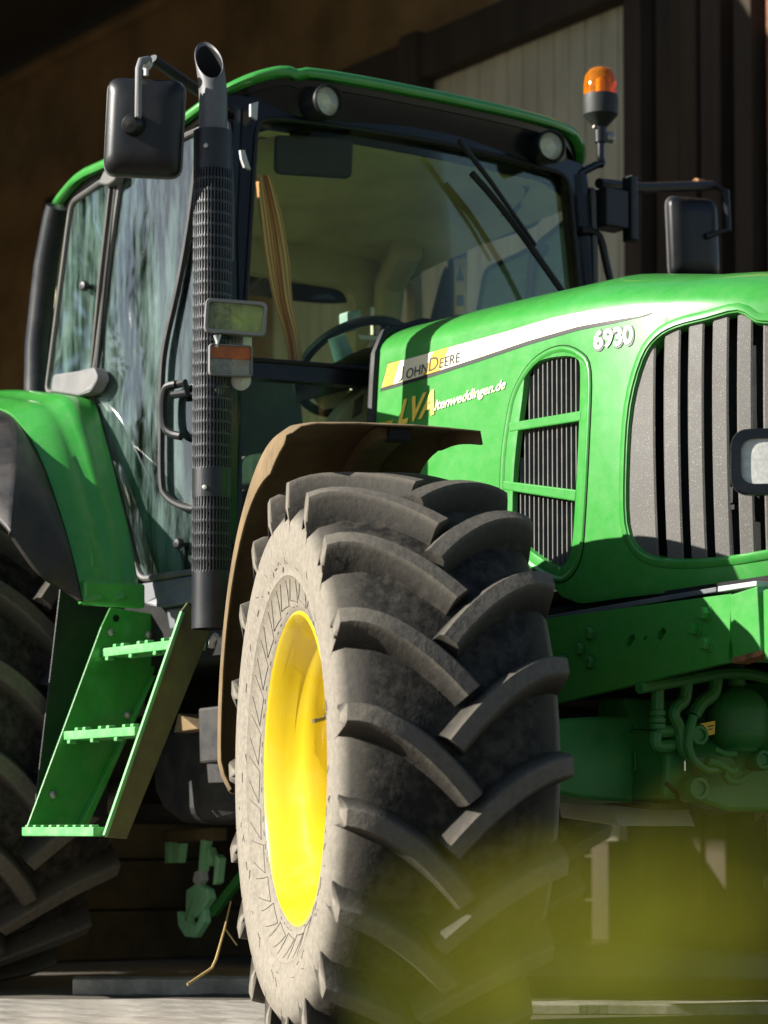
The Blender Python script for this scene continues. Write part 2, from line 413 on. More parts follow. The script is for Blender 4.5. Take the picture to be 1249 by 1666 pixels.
# white sliding door of upright planks, its rail, the posts beside it
zt = lambda x: 0
topR = ony(YW-.05, 1033, 8); topL = ony(YW-.05, 690, 120)
xs0, xs1 = topL[0]-1.4, topR[0]; npl = 26
for i in range(npl):
    xa = xs1-(i+1)*(.118); xb = xs1-i*.118
    m = MB(); m.box(((xa+xb)/2, YW-.03+random.uniform(-.003, .003), 2.30), (.112, .05, 4.16)); bpart('plank', m, 'door_paint', bevel=.006)
m = MB(); m.box((-5.2, YW-.075, .24), (3.4, .035, .46)); bpart('shade_board', m, 'dark_timber', bevel=.006)  # added dark board covering the sunlit foot of the door
m = MB(); m.box((-6.4, YW-.1, topR[2]+.13), (5.6, .12, .22)); bpart('rail', m, 'dark_timber', bevel=.01)
m = MB(); m.box((-5.2, YW-.10, topR[2]+.10), (.16, .16, .34)); bpart('rail_bracket', m, 'dark_timber', bevel=.02)
for xa, xb, d, mt in ((-3.62, -3.50, .10, 'red_timber'), (-3.46, -3.30, .04, 'dark_timber'), (-3.28, -3.17, .06, 'dark_timber'),
                      (-3.15, -3.02, .05, 'red_timber'), (-2.86, -2.75, .12, 'dark_timber')):
    m = MB(); m.box(((xa+xb)/2, YW-d/2+.07, 2.4), (xb-xa, d+.12, 4.8)); bpart('post', m, mt, bevel=.008)
m = MB(); m.box((-2.57, YW+.03, 2.4), (.26, .2, 4.8)); bpart('jamb', m, 'brick_red', bevel=.01)
m = MB(); m.box((-11.5, 1.1, 5.0), (.2, 3.6, .25)); bpart('beam', m, 'dark_timber')
m = MB()
a = ony(YW-.05, 40, 92); b = ony(YW-.05, 260, 2); m.box(((a[0]+b[0])/2-.5, YW+.06, (a[2]+b[2])/2), (abs(b[0]-a[0])+4, .1, .06)); bpart('ledge', m, 'brown_wall', bevel=.01)
bp_ = empty('board_partition', (-3.75, .6, 0)); tag(bp_, 'low partition of dark horizontal boards behind the tractor', 'partition')
for k in range(5):
    m = MB(); m.box((-3.75+random.uniform(-.005, .005), .7, .10+k*.2), (.035, 4.2, .19)); m.build('board', 'siding', bp_, smooth=0, bevel=.005)
m = MB(); m.box((-3.79, .7, .5), (.02, 4.2, 1.0)); m.build('backing', 'siding', bp_, smooth=0)
# timber sill and boards on the ground
def plank(pa, pb, w, h, z0, label, mat='old_wood'):
    pa, pb = np.array(pa), np.array(pb); d = pb-pa; L = np.linalg.norm(d[:2]); e = d/L; n = np.array([-e[1], e[0], 0])
    c = (pa+pb)/2; m = MB(); rot = np.c_[[e[0], e[1], 0], n, [0, 0, 1.]]
    N = 14; P = []
    for i in range(N+1):
        q = pa+d*i/N; wo = random.uniform(-.004, .004); zz = z0+random.uniform(-.002, .002)
        P.append([q-n*(w/2+wo)+[0, 0, zz], q+n*(w/2+wo)+[0, 0, zz], q+n*(w/2+wo)+[0, 0, zz+h], q-n*(w/2+wo)+[0, 0, zz+h]])
    m.rings([[tuple(x) for x in r] for r in P], True, True, True)
    o = m.build('plank', mat, None, smooth=0, bevel=.004, loc=(c[0], c[1], z0)); tag(o, label, 'plank'); return o
def gl(px, py): p = onz(0, px, py); p[2] = 0; return p
plank(gl(120, 1617), gl(520, 1615), .16, .05, 0, 'weathered grey plank lying on the ground between the tractor wheels')
plank(gl(850, 1616), gl(1500, 1618), .18, .05, 0, 'dark plank lying under the front axle at the right edge', 'dark_timber')
for i, (y0, lab) in enumerate(((1641, 'farthest grey floorboard in front of the rear wheel'), (1650, 'second grey floorboard in front of the rear wheel'), (1660, 'third grey floorboard in front of the rear wheel'), (1672, 'nearest grey floorboard in front of the rear wheel'))):
    a, b = gl(-260, y0), gl(470, y0+3); plank(a, b, .27, .022, 0, lab)
plank(gl(845, 1648), gl(1500, 1648), .17, .03, 0, 'pale board added for the bright strip of ground right of the front tyre')  # board added to stand for a bright strip on the ground

# dry straw stalk leaning on the plank
st = MB(); P = [onx(-1.2, *q) for q in ((305, 1602), (345, 1575), (352, 1560), (366, 1510), (376, 1466))]
st.tube(P, [.004, .004, .004, .003, .002], 6); st.tube([P[3], P[3]+np.array([.02, .03, -.05])], .0025, 5)
tag(st.build('straw_stalk', 'straw', loc=tuple(P[0])), 'dry straw stalk leaning up from the plank beside the front wheel', 'straw')

# ================================================================== TRACTOR
T = empty('tractor'); tag(T, 'green farm tractor with yellow front wheel rim and tall exhaust pipe', 'tractor')

# ---------------------------------------------------------------- wheels
def wheel(name, c, steer, side, Rt, width, rim, NL, lug_h, label=None, emboss=False, delta=.27):
    """local: a outward, r radius, th angle; side -1 is the driver's right"""
    cs, sn = math.cos(steer), math.sin(steer); c = np.array(c, float)
    def W(a, r, th):
        x, y, z = r*math.cos(th), side*a, max(r*math.sin(th), .003-c[2]); return c+np.array([x*cs-y*sn, x*sn+y*cs, z])
    E = empty(name, c, T)
    if label: E['label'] = label
    hw = width/2; rc = Rt-lug_h
    rf = rim
    # half profile, centre to bead (a, r, dust)
    sh = hw*.90
    half = [(0, rc, 0), (hw*.35, rc-.003, 0), (hw*.68, rc-.016, .0), (sh, rc-.045, .2), (hw*.985, rc-.075, .9), (hw, rc-.13, 1), (hw*.985, rc-.175, 1),
            (hw*.955, rc-.195, 1), (hw*.965, rc-.205, 1), (hw*.935, rc-.215, 1), (hw*.90, rf+.05, 1), (hw*.875, rf+.022, 1), (hw*.86, rf+.006, .9), (hw*.80, rf-.012, .5)]
    prof = [(-a, r, d) for a, r, d in half[::-1]]+half[1:]
    m = MB(); n = 120
    rs = [[W(a, r, 2*math.pi*j/n) for j in range(n)] for a, r, _ in prof]; m.rings(rs, True, d=[d for _, _, d in prof for _ in range(n)])
    # lugs
    ns = 11
    def surf(a):
        t = abs(a)/hw
        return np.interp(t, [0, .35, .68, .9, .985, 1.0], [rc, rc-.003, rc-.016, rc-.045, rc-.085, rc-.13])
    for sgn in (-1, 1):
        for k in range(NL):
            th0 = 2*math.pi*(k+(.5 if sgn > 0 else 0))/NL + .05
            S = []; D = []
            ts = np.r_[np.linspace(0, 1, ns), 1.05, 1.10]
            for ii, t in enumerate(ts):
                tt = min(t, 1); a = sgn*(-.022+(hw*.985+.022)*tt)
                def cen(u): return (-.022+(hw*.985+.022)*u, th0+delta*(1-(1-u)**1.75))
                u0, u1 = max(0, tt-.02), min(1, tt+.02); A0, A1 = cen(u0), cen(u1)
                tan = np.array([A1[0]-A0[0], (A1[1]-A0[1])*Rt]); tan /= np.linalg.norm(tan); nr = np.array([-tan[1], tan[0]])
                wt = (.0215+.006*tt+.004*(1-tt))*(Rt/.705)**.5; wb = wt+.014+.006*tt
                top = Rt-.012*tt**2-.022*tt**6; bot = surf(a)-.012
                drop = 0
                if t > 1:                                   # run the shoulder end down the sidewall
                    q = (t-1)/.10; drop = .035+.055*q; wt *= .85-.6*q; wb = wt+.006
                row = []
                for w_, h_ in ((-wb, 0), (-wt, .84), (-wt+.009, 1), (wt-.009, 1), (wt, .84), (wb, 0)):
                    aa = cen(tt)[0]+nr[0]*w_*(1 if t <= 1 else .2); th = cen(tt)[1]+nr[1]*w_/Rt
                    aa = min(aa, hw*1.0)
                    if t > 1:
                        rr = top-drop; q = (t-1)/.10
                        aa = hw*(1.0+.012*(1-q)-.03*q) if h_ > .5 else hw*.93
                    else:
                        rr = bot+(top-bot)*h_
                        if tt > .93 and h_ > .5: aa = min(aa, hw)
                    row.append(W(sgn*aa, rr, th))
                S.append(row); D += [(h_*(.46+.15*tt**4) if t <= 1 else .9*(h_ or .7)) for h_ in (0, .45, 1, 1, .45, 0)]  # dust, plus lit lug tops and shaded flanks put into the mask
            m.rings(S, True, True, True, d=D)
    m.build('tyre', 'rubber', E, smooth=38, attr='dust')
    # rim: flange, bead seat, well, disc
    fl = hw*.80; yl = MB()
    pr = [(fl-.015, rf-.004), (fl-.002, rf+.004), (fl+.012, rf+.002), (fl+.016, rf-.006), (fl+.008, rf-.014), (fl-.012, rf-.022), (fl-.03, rf-.034), (fl-.055, rf-.04),
          (fl-.075, rf-.058), (fl-.10, rf-.074), (fl-.15, rf-.078), (fl-.19, rf-.08), (fl-.215, rf-.10), (fl-.225, rf-.13), (fl-.21, rf*.5), (fl-.19, .13), (fl-.16, .125), (fl-.16, .001)]
    n = 96; rs = [[W(a, r, 2*math.pi*j/n) for j in range(n)] for a, r in pr]; yl.rings(rs, True)
    pr2 = [(-fl-.016, rf-.006), (-fl, rf+.004), (-fl, rf-.02), (-fl+.07, rf-.06), (fl-.2, rf-.082)]
    yl.rings([[W(a, r, 2*math.pi*j/n) for j in range(n)] for a, r in pr2], True)
    yl.build('rim', 'yellow_paint', E, smooth=50)
    hub = MB(); axv = W(1, 0, 0)-W(0, 0, 0)
    hub.lathe([(fl-.17, .10), (fl-.10, .10), (fl-.085, .085), (fl-.08, 0.001)], c, axv, 24)
    for k in range(8):
        p = W(fl-.20, .17, k*math.pi/4); hexbolt(hub, p, axv, .016, .022)
    hub.build('hub', 'green_paint', E, smooth=40)
    vs = MB(); va = R(-28)+math.pi
    p0, p1, p2 = W(fl-.13, rf-.078, va), W(fl-.115, rf-.10, va), W(fl-.085, rf-.115, va)
    vs.tube([p0, p1, p2], [.0055, .005, .006], 8); vs.build('valve', 'rubber_mark', E)
    if emboss:                                            # raised bead-guard blocks: their dark edges
        eb = MB(); nb = 26
        def side_pt(u, th):                               # u = radius
            a = np.interp(u, [rf+.006, rf+.022, rf+.05, rc-.21, rc-.175, rc-.13, rc-.085], [hw*.86, hw*.875, hw*.90, hw*.94, hw*.985, hw, hw*.985]); return a
        def line(P, wd=.0012):
            Q = []
            for (u0, t0), (u1, t1) in zip(P[:-1], P[1:]):
                for q in np.linspace(0, 1, 4): Q.append((u0+(u1-u0)*q, t0+(t1-t0)*q))
            eb.tube([W(side_pt(u, t)+.0006, u, t) for u, t in Q], wd, 4)
        for k in range(nb):
            t0 = 2*math.pi*k/nb; dt = 2*math.pi/nb*.80; sk = -.10
            r0, r1 = rf+.022, rf+.088
            line([(r0, t0), (r1, t0+sk), (r1+.006, t0+sk+dt*.55), (r0+.01, t0+dt), (r0, t0)])
            if k % 2: line([(r1+.03, t0), (r1+.03, t0+.05)], .0012)
        for k in range(64):
            if random.random() < .6:
                t0 = 2*math.pi*k/64; line([(rf+.012, t0), (rf+.013, t0+.035)], .0012)
        for k in range(40):
            t0 = random.uniform(0, 6.28); u = random.uniform(rf+.10, rf+.15); line([(u, t0), (u+random.uniform(-.012, .02), t0+random.uniform(.01, .05))], .001)
        eb.build('sidewall_lettering', 'rubber_mark', E, smooth=0)
    return E
ST = R(-21)
wheel('front_wheel', (-.02, -.98, .672), ST, -1, .738, .53, .388, 19, .056, 'front right wheel, turned outwards, dusty sidewall', True)
wheel('front_wheel', (-.02, .98, .672), ST, 1, .738, .53, .388, 19, .05)
wheel('rear_wheel', (-2.65, -.97, .9), 0, -1, .905, .64, .50, 20, .055, 'rear right wheel half hidden under the black fender flare')
wheel('rear_wheel', (-2.65, 1.02, .9), 0, 1, .905, .64, .50, 20, .055)

# ---------------------------------------------------------------- front fender (turns with the wheel)
def front_fender(side):
    c = np.array([-.02, side*.98, .705]); cs, sn = math.cos(ST), math.sin(ST)
    def W(a, r, th):
        x, y, z = r*math.cos(th), side*a, r*math.sin(th); return c+np.array([x*cs-y*sn, x*sn+y*cs, z])
    m = MB(); th0, th1 = R(80), R(186); N = 34
    rows = []
    for i in range(N+1):
        th = th0+(th1-th0)*i/N; f = i/N
        fl = min(1, f/.10+.0); lip = .05+.07*min(1, f/.12)
        aout = .275-.03*max(0, (f-.93)/.07)**2; ain = -.218+.055*min(1, f/.22)**.7
        rr = .815+.02*math.sin(f*3.1)
        # section: outer lip down, rounded, flat top, inner edge curls
        sec = [(aout+.012, rr-lip), (aout+.008, rr-lip*.55), (aout-.006, rr-.022), (aout-.03, rr-.004), (aout-.07, rr+.004), (.1, rr+.008), (-.05, rr+.008), (ain+.09, rr+.005), (ain+.02, rr-.004), (ain-.008, rr-.022)]
        if f < .15: sec[-1] = (ain, rr-.034); sec[-2] = (ain+.008, rr+.000)
        rows.append([W(a, r, th) for a, r in sec])
    m.grid(rows)
    o = m.build('front_fender', ['fender_under'], T, smooth=50, solid=.007, label='mud caked black fender over the front right wheel' if side < 0 else None)
    b = MB()                                              # stay with its slot under the fender
    rr = .815
    b.rings([[W(a, r, th) for a, r in ((.035, rr-.0), (.03, rr-.028), (-.045, rr-.028), (-.05, rr-.0))] for th in np.linspace(R(84), R(150), 14)], True, True, True)
    b.build('fender_stay', 'fender_under', o, smooth=30)
    s = MB(); s.box(W(-.01, rr-.018, R(83)), (.06, .05, .03), np.c_[[cs, sn, 0], [-sn, cs, 0], [0, 0, 1]]); s.build('stay_end', 'void_black', o, smooth=0)
front_fender(-1); front_fender(1)

# ---------------------------------------------------------------- hood
half = [(-.97, -.352), (-.5, -.360), (-.1, -.366), (.12, -.362), (.30, -.338), (.46, -.296), (.60, -.235), (.70, -.15), (.742, -.06), (.75, 0)]
HW = Curtain([half[0]]+[tuple(p) for p in cat(half, 5)][1:], bulge=.02, zmid=1.55, zr=.42)
SL = HW.L[-1]
def zs(s):
    x = HW.xy(s)[0]; return float(np.interp(x, [-.97, -.4, .0, .25, .5, .62, .70, .75], [1.925, 1.918, 1.893, 1.868, 1.835, 1.81, 1.785, 1.77]))
def zb(s):
    x = HW.xy(s)[0]; return float(np.interp(x, [-.97, -.62, -.45, -.18, -.10, -.02, .75], [1.50, 1.42, 1.34, 1.22, 1.145, 1.118, 1.135]))
def pxs(P, off=0.): return [HW.pix(a, b, off) for a, b in P]
louv = rnd(pxs([(858, 600), (872, 586), (905, 579), (935, 581), (944, 596), (943, 700), (936, 850), (930, 900), (918, 922), (895, 921), (858, 893), (836, 872), (836, 780), (845, 660)]), .012, 3)
louv = cat(pxs([(850, 650), (856, 606), (876, 588), (908, 580), (936, 582), (944, 606), (941, 720), (934, 850), (927, 902), (910, 922), (880, 908), (846, 880), (835, 850), (837, 760)]), 4, True)
grpx = [(1020, 850), (1019, 760), (1026, 660), (1046, 585), (1069, 551), (1100, 533), (1150, 520), (1200, 508)]
gr0 = pxs(grpx)
sgr = HW.pix(1240, 700)[0]
gr = [np.array(p) for p in gr0]
s_end = SL-.02
gtop = lambda s: zs(s)-.036
gr += [np.array([s, gtop(s)]) for s in np.linspace(gr0[-1][0]+.05, s_end, 8)]
bot = pxs([(1249, 895), (1195, 904), (1130, 910), (1085, 909), (1055, 903), (1034, 886)])
gr += [np.array([s, bot[0][1]+.0]) for s in np.linspace(s_end, bot[0][0]+.04, 6)]+[np.array(p) for p in bot]
gr = [np.array(p) for p in cat(gr, 3, True)]
ss = list(np.linspace(0, SL, 61))
outer = [(s, zb(s)) for s in ss]+[(s, zs(s)) for s in ss[::-1]]
hood = MB()
panel(hood, outer, [louv, gr], lambda s, z, t: HW.pt(s, z, t), 0, .05, .045)
# crown from the shoulder line over to the middle
loops = resamp([(s, zs(s)) for s in ss[::-1]], .045, False)
rows = []
for s, z in loops:
    p = HW.pt(s, z); nrm = HW.n(s)
    tx = min(p[0], .30+.25*(p[0]-.3)) if p[0] > .3 else p[0]
    Hh = .135 if p[0] < .3 else .135+.10*max(0, (p[0]-.3)/.45)**1.3
    zc = float(np.interp(tx, [-.97, 0, .4], [2.06, 2.035, 1.96]))
    tgt = np.array([tx, 0, zc])
    r = []
    for t in np.linspace(0, 1, 12):
        a = t*math.pi/2; f = 1-math.cos(a); q = p+(tgt-p)*f; q[2] = p[2]+(zc-p[2])*math.sin(a)**1.05; r.append(q)
    rows.append(r)
hood.grid(rows)
for p in range(len(hood.v)): pass
hm = MB(); hm.v, hm.f, hm.m, hm.d = list(hood.v), list(hood.f), list(hood.m), list(hood.d); hm.mirror(1)
hood.add(hm.v, hm.f)
HOOD = hood.build('hood', 'green_paint', T, smooth=40, merge=.004, solid=.004)
# dark inside of the hood, so that grille and louvres look into darkness
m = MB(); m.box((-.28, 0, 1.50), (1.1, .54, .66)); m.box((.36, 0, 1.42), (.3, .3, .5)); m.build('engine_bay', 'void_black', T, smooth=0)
# pressed rim around the louvre opening and the inset louvre
LV = empty('side_grille', (0, 0, 0), T)
def offset_loop(L, d):
    L = np.array(L); c = L.mean(0); t = np.roll(L, -1, 0)-np.roll(L, 1, 0); t /= np.linalg.norm(t, axis=1)[:, None]+1e-9
    n = np.c_[t[:, 1], -t[:, 0]]
    if np.mean(np.sum(n*(L-c), 1)) < 0: n = -n
    return L+n*d
L0 = np.array(resamp(louv, .03)); fr = MB()
secs = [(.000, .001), (-.002, -.003), (-.004, -.014)]
fr.rings([[HW.pt(*p, o) for p in offset_loop(L0, d)] for d, o in secs], True)
lo = np.array(resamp(cat(pxs([(825, 690), (838, 635), (868, 588), (908, 566), (942, 574), (960, 606), (957, 720), (950, 850), (942, 912), (915, 944), (876, 930), (836, 895), (818, 850), (817, 760)]), 4, True), .03))
fr.rings([[HW.pt(*p, o) for p in offset_loop(lo, d)] for d, o in ((.005, .0006), (.0025, .004), (-.003, .0055), (-.008, .003), (-.012, .0008))], True)
fr.build('surround', 'green_paint', LV, smooth=50)
m = MB(); m.tube([HW.pt(*p, .0008) for p in offset_loop(lo, .006)], .0016, 5, closed=True); m.build('panel_gap', 'void_black', LV, smooth=0)
for (a, b, c, d) in (((828, 688), (945, 668), (945, 685), (829, 703)), ((819, 782), (938, 797), (937, 816), (819, 797))):
    q = pxs((a, b, c, d)); m = MB()
    P = [HW.pt(*x, .002) for x in q]+[HW.pt(*x, -.028) for x in q]
    m.add(P, [(0, 1, 2, 3), (0, 4, 5, 1), (1, 5, 6, 2), (2, 6, 7, 3), (3, 7, 4, 0)]); m.build('crossbar', 'green_paint', LV, smooth=0, bevel=.004)
lo2 = np.array(louv); smin, smax = lo2[:, 0].min(), lo2[:, 0].max()
for k in range(14):
    s = smin+.006+(smax-smin-.012)*(k+.5)/14
    P = [HW.pt(s, z, -.02) for z in np.linspace(lo2[:, 1].min(), lo2[:, 1].max(), 40) if inside([(s, z)], lo2)[0]]
    if len(P) < 4: continue
    m = MB(); nn = HW.n(s); tt = np.array([nn[1], -nn[0]])*-1
    zz = (P[0][2]-.01, P[-1][2]+.01); c = HW.xy(s)
    A = [(c-nn*.018-tt*.0022), (c-nn*.018+tt*.0018), (c-nn*.036+tt*.006), (c-nn*.036+tt*.003)]
    m.rings([[(*a, z) for a in A] for z in zz], True, True, True); m.build('slat', 'louvre_slat', LV, smooth=0)
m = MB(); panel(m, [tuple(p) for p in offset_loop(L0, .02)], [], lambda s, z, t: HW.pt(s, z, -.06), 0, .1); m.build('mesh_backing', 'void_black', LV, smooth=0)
# front grille: upright slats set back in the opening
GR = empty('front_grille', (0, 0, 0), T)
G = np.array(gr)
def slat(sa, sb, mirror=False):
    zz = []
    for s in (sa, sb):
        z = [q for q in np.linspace(1.1, 1.95, 120) if inside([(s, q)], G)[0]]
        zz.append((min(z)-.012, max(z)+.012) if z else None)
    if not zz[0] and not zz[1]: return
    zz = [q or zz[1-i] for i, q in enumerate(zz)]
    m = MB(); rs = []
    for q in np.linspace(0, 1, 9):
        r = []
        for s, o, i in ((sa, -.011, 0), (sa+.005, -.008, 0), (sb-.005, -.008, 1), (sb, -.011, 1), (sb-.002, -.016, 1), (sa+.002, -.016, 0)):
            z = zz[i][0]+(zz[i][1]-zz[i][0])*q; r.append(HW.pt(s, z, o))
        rs.append(r)
    m.rings(rs, True, True, True)
    if mirror: m.mirror(1)
    m.build('slat', 'slat_plastic', GR, smooth=0)
edges = [(1022, 1063), (1077, 1104), (1117, 1143), (1157, 1184), (1198, 1224), (1236, 1262), (1272, 1300)]
def s_at(px): return HW.pix(px, 780)[0]
sl = [(s_at(a)-(.02 if a == 1022 else 0), s_at(b)) for a, b in edges[:5]]
pitch = .083
while sl[-1][1]+.025 < SL-.05: sl.append((sl[-1][1]+.028, min(sl[-1][1]+.080, SL-.012)))
for a, b in sl: slat(a, b); slat(a, b, True)
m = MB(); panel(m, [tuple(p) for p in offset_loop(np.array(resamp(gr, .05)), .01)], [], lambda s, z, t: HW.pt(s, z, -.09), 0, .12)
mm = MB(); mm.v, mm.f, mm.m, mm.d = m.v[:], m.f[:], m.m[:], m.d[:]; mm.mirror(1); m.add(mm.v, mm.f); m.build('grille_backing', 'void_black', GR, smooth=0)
lip = MB(); GL = np.array(resamp(gr, .03))
lip.rings([[HW.pt(*p, o) for p in offset_loop(GL, d)] for d, o in ((.024, .0006), (.021, .004), (.006, .004), (-.003, -.008), (-.006, -.04))], True)
l2 = MB(); l2.v, l2.f, l2.m, l2.d = lip.v[:], lip.f[:], lip.m[:], lip.d[:]; l2.mirror(1); lip.add(l2.v, l2.f)
lip.build('grille_edge', 'green_paint', GR, smooth=50)
m = MB(); q = HW.pix(1172, 822); m.box(HW.pt(*q, -.06), (.04, .012, .012)); m.box(HW.pt(*HW.pix(1174, 802), -.06), (.03, .02, .04)); m.build('grille_bracket', 'black_plastic', GR, smooth=0)
# headlight on the nose
def lamp(name, c, fwd, w, h, depth, body='black_gloss', lens='lens_clear', rim=.022, label=None, r=.03, split=None, up=(0, 0, 1), parent=None, refl='reflector'):
    E = empty(name, tuple(c), parent or T)
    if label: E['label'] = label
    rr, uu, ff = frame_of(fwd, up); c = np.array(c, float)
    fn = lambda o: (lambda a, b, t: c+rr*a+uu*b+ff*(o+t))
    o = rrect(w, h, r, 7); i = rrect(w-2*rim, h-2*rim, max(.004, r-rim*.6), 7)
    m = MB(); N = len(o)
    rs = [[c+rr*p[0]*k+uu*p[1]*k+ff*z for p in o] for k, z in ((.62, -depth), (.86, -depth*.8), (.97, -depth*.35), (1, -.012), (.992, 0), (.97, .004))]
    rs += [[c+rr*p[0]+uu*p[1]+ff*z for p in i] for z in (.004, -.008, -.02)]
    m.rings(rs, True, True, False); m.build('housing', body, E, smooth=45)
    m = MB(); iw, ih = w-2*rim, h-2*rim
    rows = []
    for v in np.linspace(-1, 1, 9):
        rows.append([c+rr*u*iw/2+uu*v*ih/2+ff*(-.03-.028*(1-u*u)*(1-v*v)) for u in np.linspace(-1, 1, 13)])
    m.grid(rows); m.build('reflector', refl, E, smooth=60)
    bl = MB(); bl.lathe([(0, .010), (.02, .012), (.03, .008), (.034, .001)], c-ff*.055-rr*iw*.12, ff, 12); bl.build('bulb', 'steel', E)
    if split is None:
        m = MB(); panel(m, i, [], lambda a, b, t: c+rr*a+uu*b+ff*(-.006+t+.004*(1-(2*a/iw)**2)), .003, .03); m.build('lens', lens, E, smooth=40)
    else:
        for lo_, hi_, mt in ((-ih/2, ih*split-ih/2-.001, split_m[0]), (ih*split-ih/2, ih/2, split_m[1])):
            m = MB(); q = rnd([(-iw/2, lo_), (iw/2, lo_), (iw/2, hi_), (-iw/2, hi_)], .006, 4)
            panel(m, q, [], lambda a, b, t: c+rr*a+uu*b+ff*(-.002+t), .004, .03); m.build('lens', mt, E, smooth=40)
    return E
split_m = ('lens_clear', 'lens_amber')
hc = HW.pt(*HW.pix(1238, 750, .05), .05)
hl = ony(hc[1]-.02, 1254, 750)
lamp('headlight', hl, (.72, -.69, .06), .195, .165, .09, lens='headlight_lens', rim=.026, r=.05, label='rectangular headlight on the grille, thick black rim')
lamp('headlight', (hl[0], -hl[1], hl[2]), (.72, .69, .06), .195, .165, .09, lens='headlight_lens', rim=.026, r=.05)
# stripe, lettering
def strip(P, mat, name, off, lower=None, th=.0006):
    q = pxs(P); m = MB(); panel(m, q, [], lambda s, z, t: HW.pt(s, z, off+t), 0, .05, .02); return m.build(name, mat, HOOD, smooth=40)
up_ = [(1060, 509), (1052, 502), (1035, 499), (1010, 499), (960, 505), (900, 517), (820, 541), (740, 563), (665, 584), (633, 592)]
dn_ = [(622, 631), (700, 608), (780, 582), (860, 555), (940, 532), (1000, 521), (1040, 515)]
dk_ = [(619, 637), (700, 614), (780, 588), (860, 561), (940, 538), (1000, 526), (1048, 515)]
strip([(632, 590)]+up_[::-1][1:]+[(1062, 510)]+dk_[::-1], 'decal_black', 'stripe_border', .0012)
strip(dn_+up_, 'decal_sunlit', 'stripe', .0022)
strip([(623, 631), (640, 626), (652, 587), (633, 592)], 'decal_shaded', 'stripe_shade_end', .0032)  # shaded rear end of the stripe, painted on
strip([(690, 611), (716, 603), (732, 565), (706, 573)], 'decal_shaded', 'stripe_shade_block', .0032)  # painted band where a cast shadow crosses the stripe
def word(s, a, b, up, mat, name, off, **k):
    a, b, up = (np.array(x, float) for x in (a, b, up))
    fn = lambda u, v, d: HW.pt(*HW.pix(*(a+(b-a)*u+up*v)), off+d)
    return text_mesh(s, fn, **k).build(name, mat, HOOD, smooth=0, recalc=False)
m = MB(); m.tube([HW.pt(*HW.pix(*q), .0034) for q in ((658, 596), (657, 612), (655, 618), (651, 621), (647, 619))], .0028, 6, flat=.35); m.build('lettering', 'decal_black', HOOD)
word('OHN', (662, 617), (697, 606), (2, -17), 'decal_black', 'lettering', .0034)
word('D', (699, 605), (714, 600), (2.5, -23), 'decal_black', 'lettering', .0034)
word('EERE', (716, 599.5), (749, 589), (2, -17), 'decal_black', 'lettering', .0034)
word('LVA', (648, 692), (708, 672), (4, -40), 'decal_yellow', 'slogan_lettering', .0024, shear=.25, bold=.035)
word('ltenweddingen.de', (708, 668), (823, 632), (2, -17), 'decal_sunlit', 'slogan_lettering', .0024, shear=.2, bold=.012)
word('www.', (617, 697), (641, 690), (2, -12), 'decal_yellow', 'slogan_lettering', .0024, shear=.2, bold=.012)
word('6930', (966, 570), (1033, 559), (0, -31), 'decal_grey', 'model_number_outline', .0016, bold=.075)  # printed dark grey outline of the digits
word('6930', (967, 568), (1031, 557), (0, -29), 'decal_white', 'model_number', .0030, bold=.032)
m = MB(); c_ = ony(-.245, 1109, 470); m.lathe([(-.004, .006), (.004, .006), (.004, .001)], c_, (.1, -.6, .8), 10); m.build('rubber_plug', 'black_rubber', HOOD)
# rubber seal at the rear edge of the hood
m = MB(); m.tube([HW.pt(.0, z, .004) for z in np.linspace(1.5, 1.93, 8)]+[np.array([-.985, -.30, 2.0]), np.array([-.985, -.15, 2.05]), np.array([-.985, .15, 2.05]), np.array([-.985, .3, 2.0])]+[np.array([-.985, .352, z]) for z in (1.93, 1.5)], .016, 8); m.build('hood_seal', 'black_rubber', T)

# ---------------------------------------------------------------- chassis rail, bolts, bracket, weight carrier
def rail(side):
    y = -.405
    o = [ony(y, *p)[[0, 2]] for p in ((868, 1016), (1190, 966), (1185, 1077), (1090, 1099), (900, 1146), (860, 1150))]
    o[0][0] -= .75; o[-1][0] -= .75; o[-1][1] = .86
    hs = []
    for cx, cy, a in ((1026, 1042, 8), (1076, 1032, 8), (1050, 1038, 3.5)):
        hs.append([ony(y, cx+a*u, cy+a*1.3*v-(a*.3*u))[[0, 2]] for u, v in ((-1, .4), (-.2, 1), (1, -.2), (.5, -1), (-.5, -.6))])
    m = MB(); panel(m, o, hs, lambda x, z, t: np.array([x, y-t, z]), .022, .12, .06)
    m.box((-.3, y+.05, 1.0), (1.8, .05, .012))
    if side > 0: m.mirror(1)
    f = m.build('chassis_rail', 'green_paint', T, smooth=30)
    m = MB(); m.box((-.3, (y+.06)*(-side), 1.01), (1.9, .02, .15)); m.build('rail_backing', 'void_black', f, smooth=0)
    if side < 0:
        for px, py in ((1150, 998), (1134, 1023), (1153, 1047)):
            b = MB(); hexbolt(b, ony(y, px, py), (0, -1, 0), .0165, .024); b.build('bolt', 'green_paint', f, smooth=30)
        for px, py in ((962, 1030), (946, 1055), (962, 1077), (918, 1075)):
            b = MB(); hexbolt(b, ony(y, px, py), (0, -1, 0), .016, .016); b.build('bolt', 'green_cast', f, smooth=30)
rail(-1); rail(1)
y = -.41
def block(name, pts, y0, y1, mat, bevel=.004, parent=None, **k):
    m = MB(); m.prism([tuple(ony(y0, *p)[[0, 2]]) for p in pts], lambda a, b, t: (a, t, b), y0, y1); return m.build(name, mat, parent or T, smooth=0, bevel=bevel, **k)
fb = block('front_bracket', ((1186, 968), (1232, 954), (1238, 1062), (1192, 1076)), -.425, .425, 'green_paint')
block('rust_edge', ((1191, 1070), (1237, 1058), (1238, 1066), (1193, 1080)), -.428, -.38, 'rust', .002, fb)
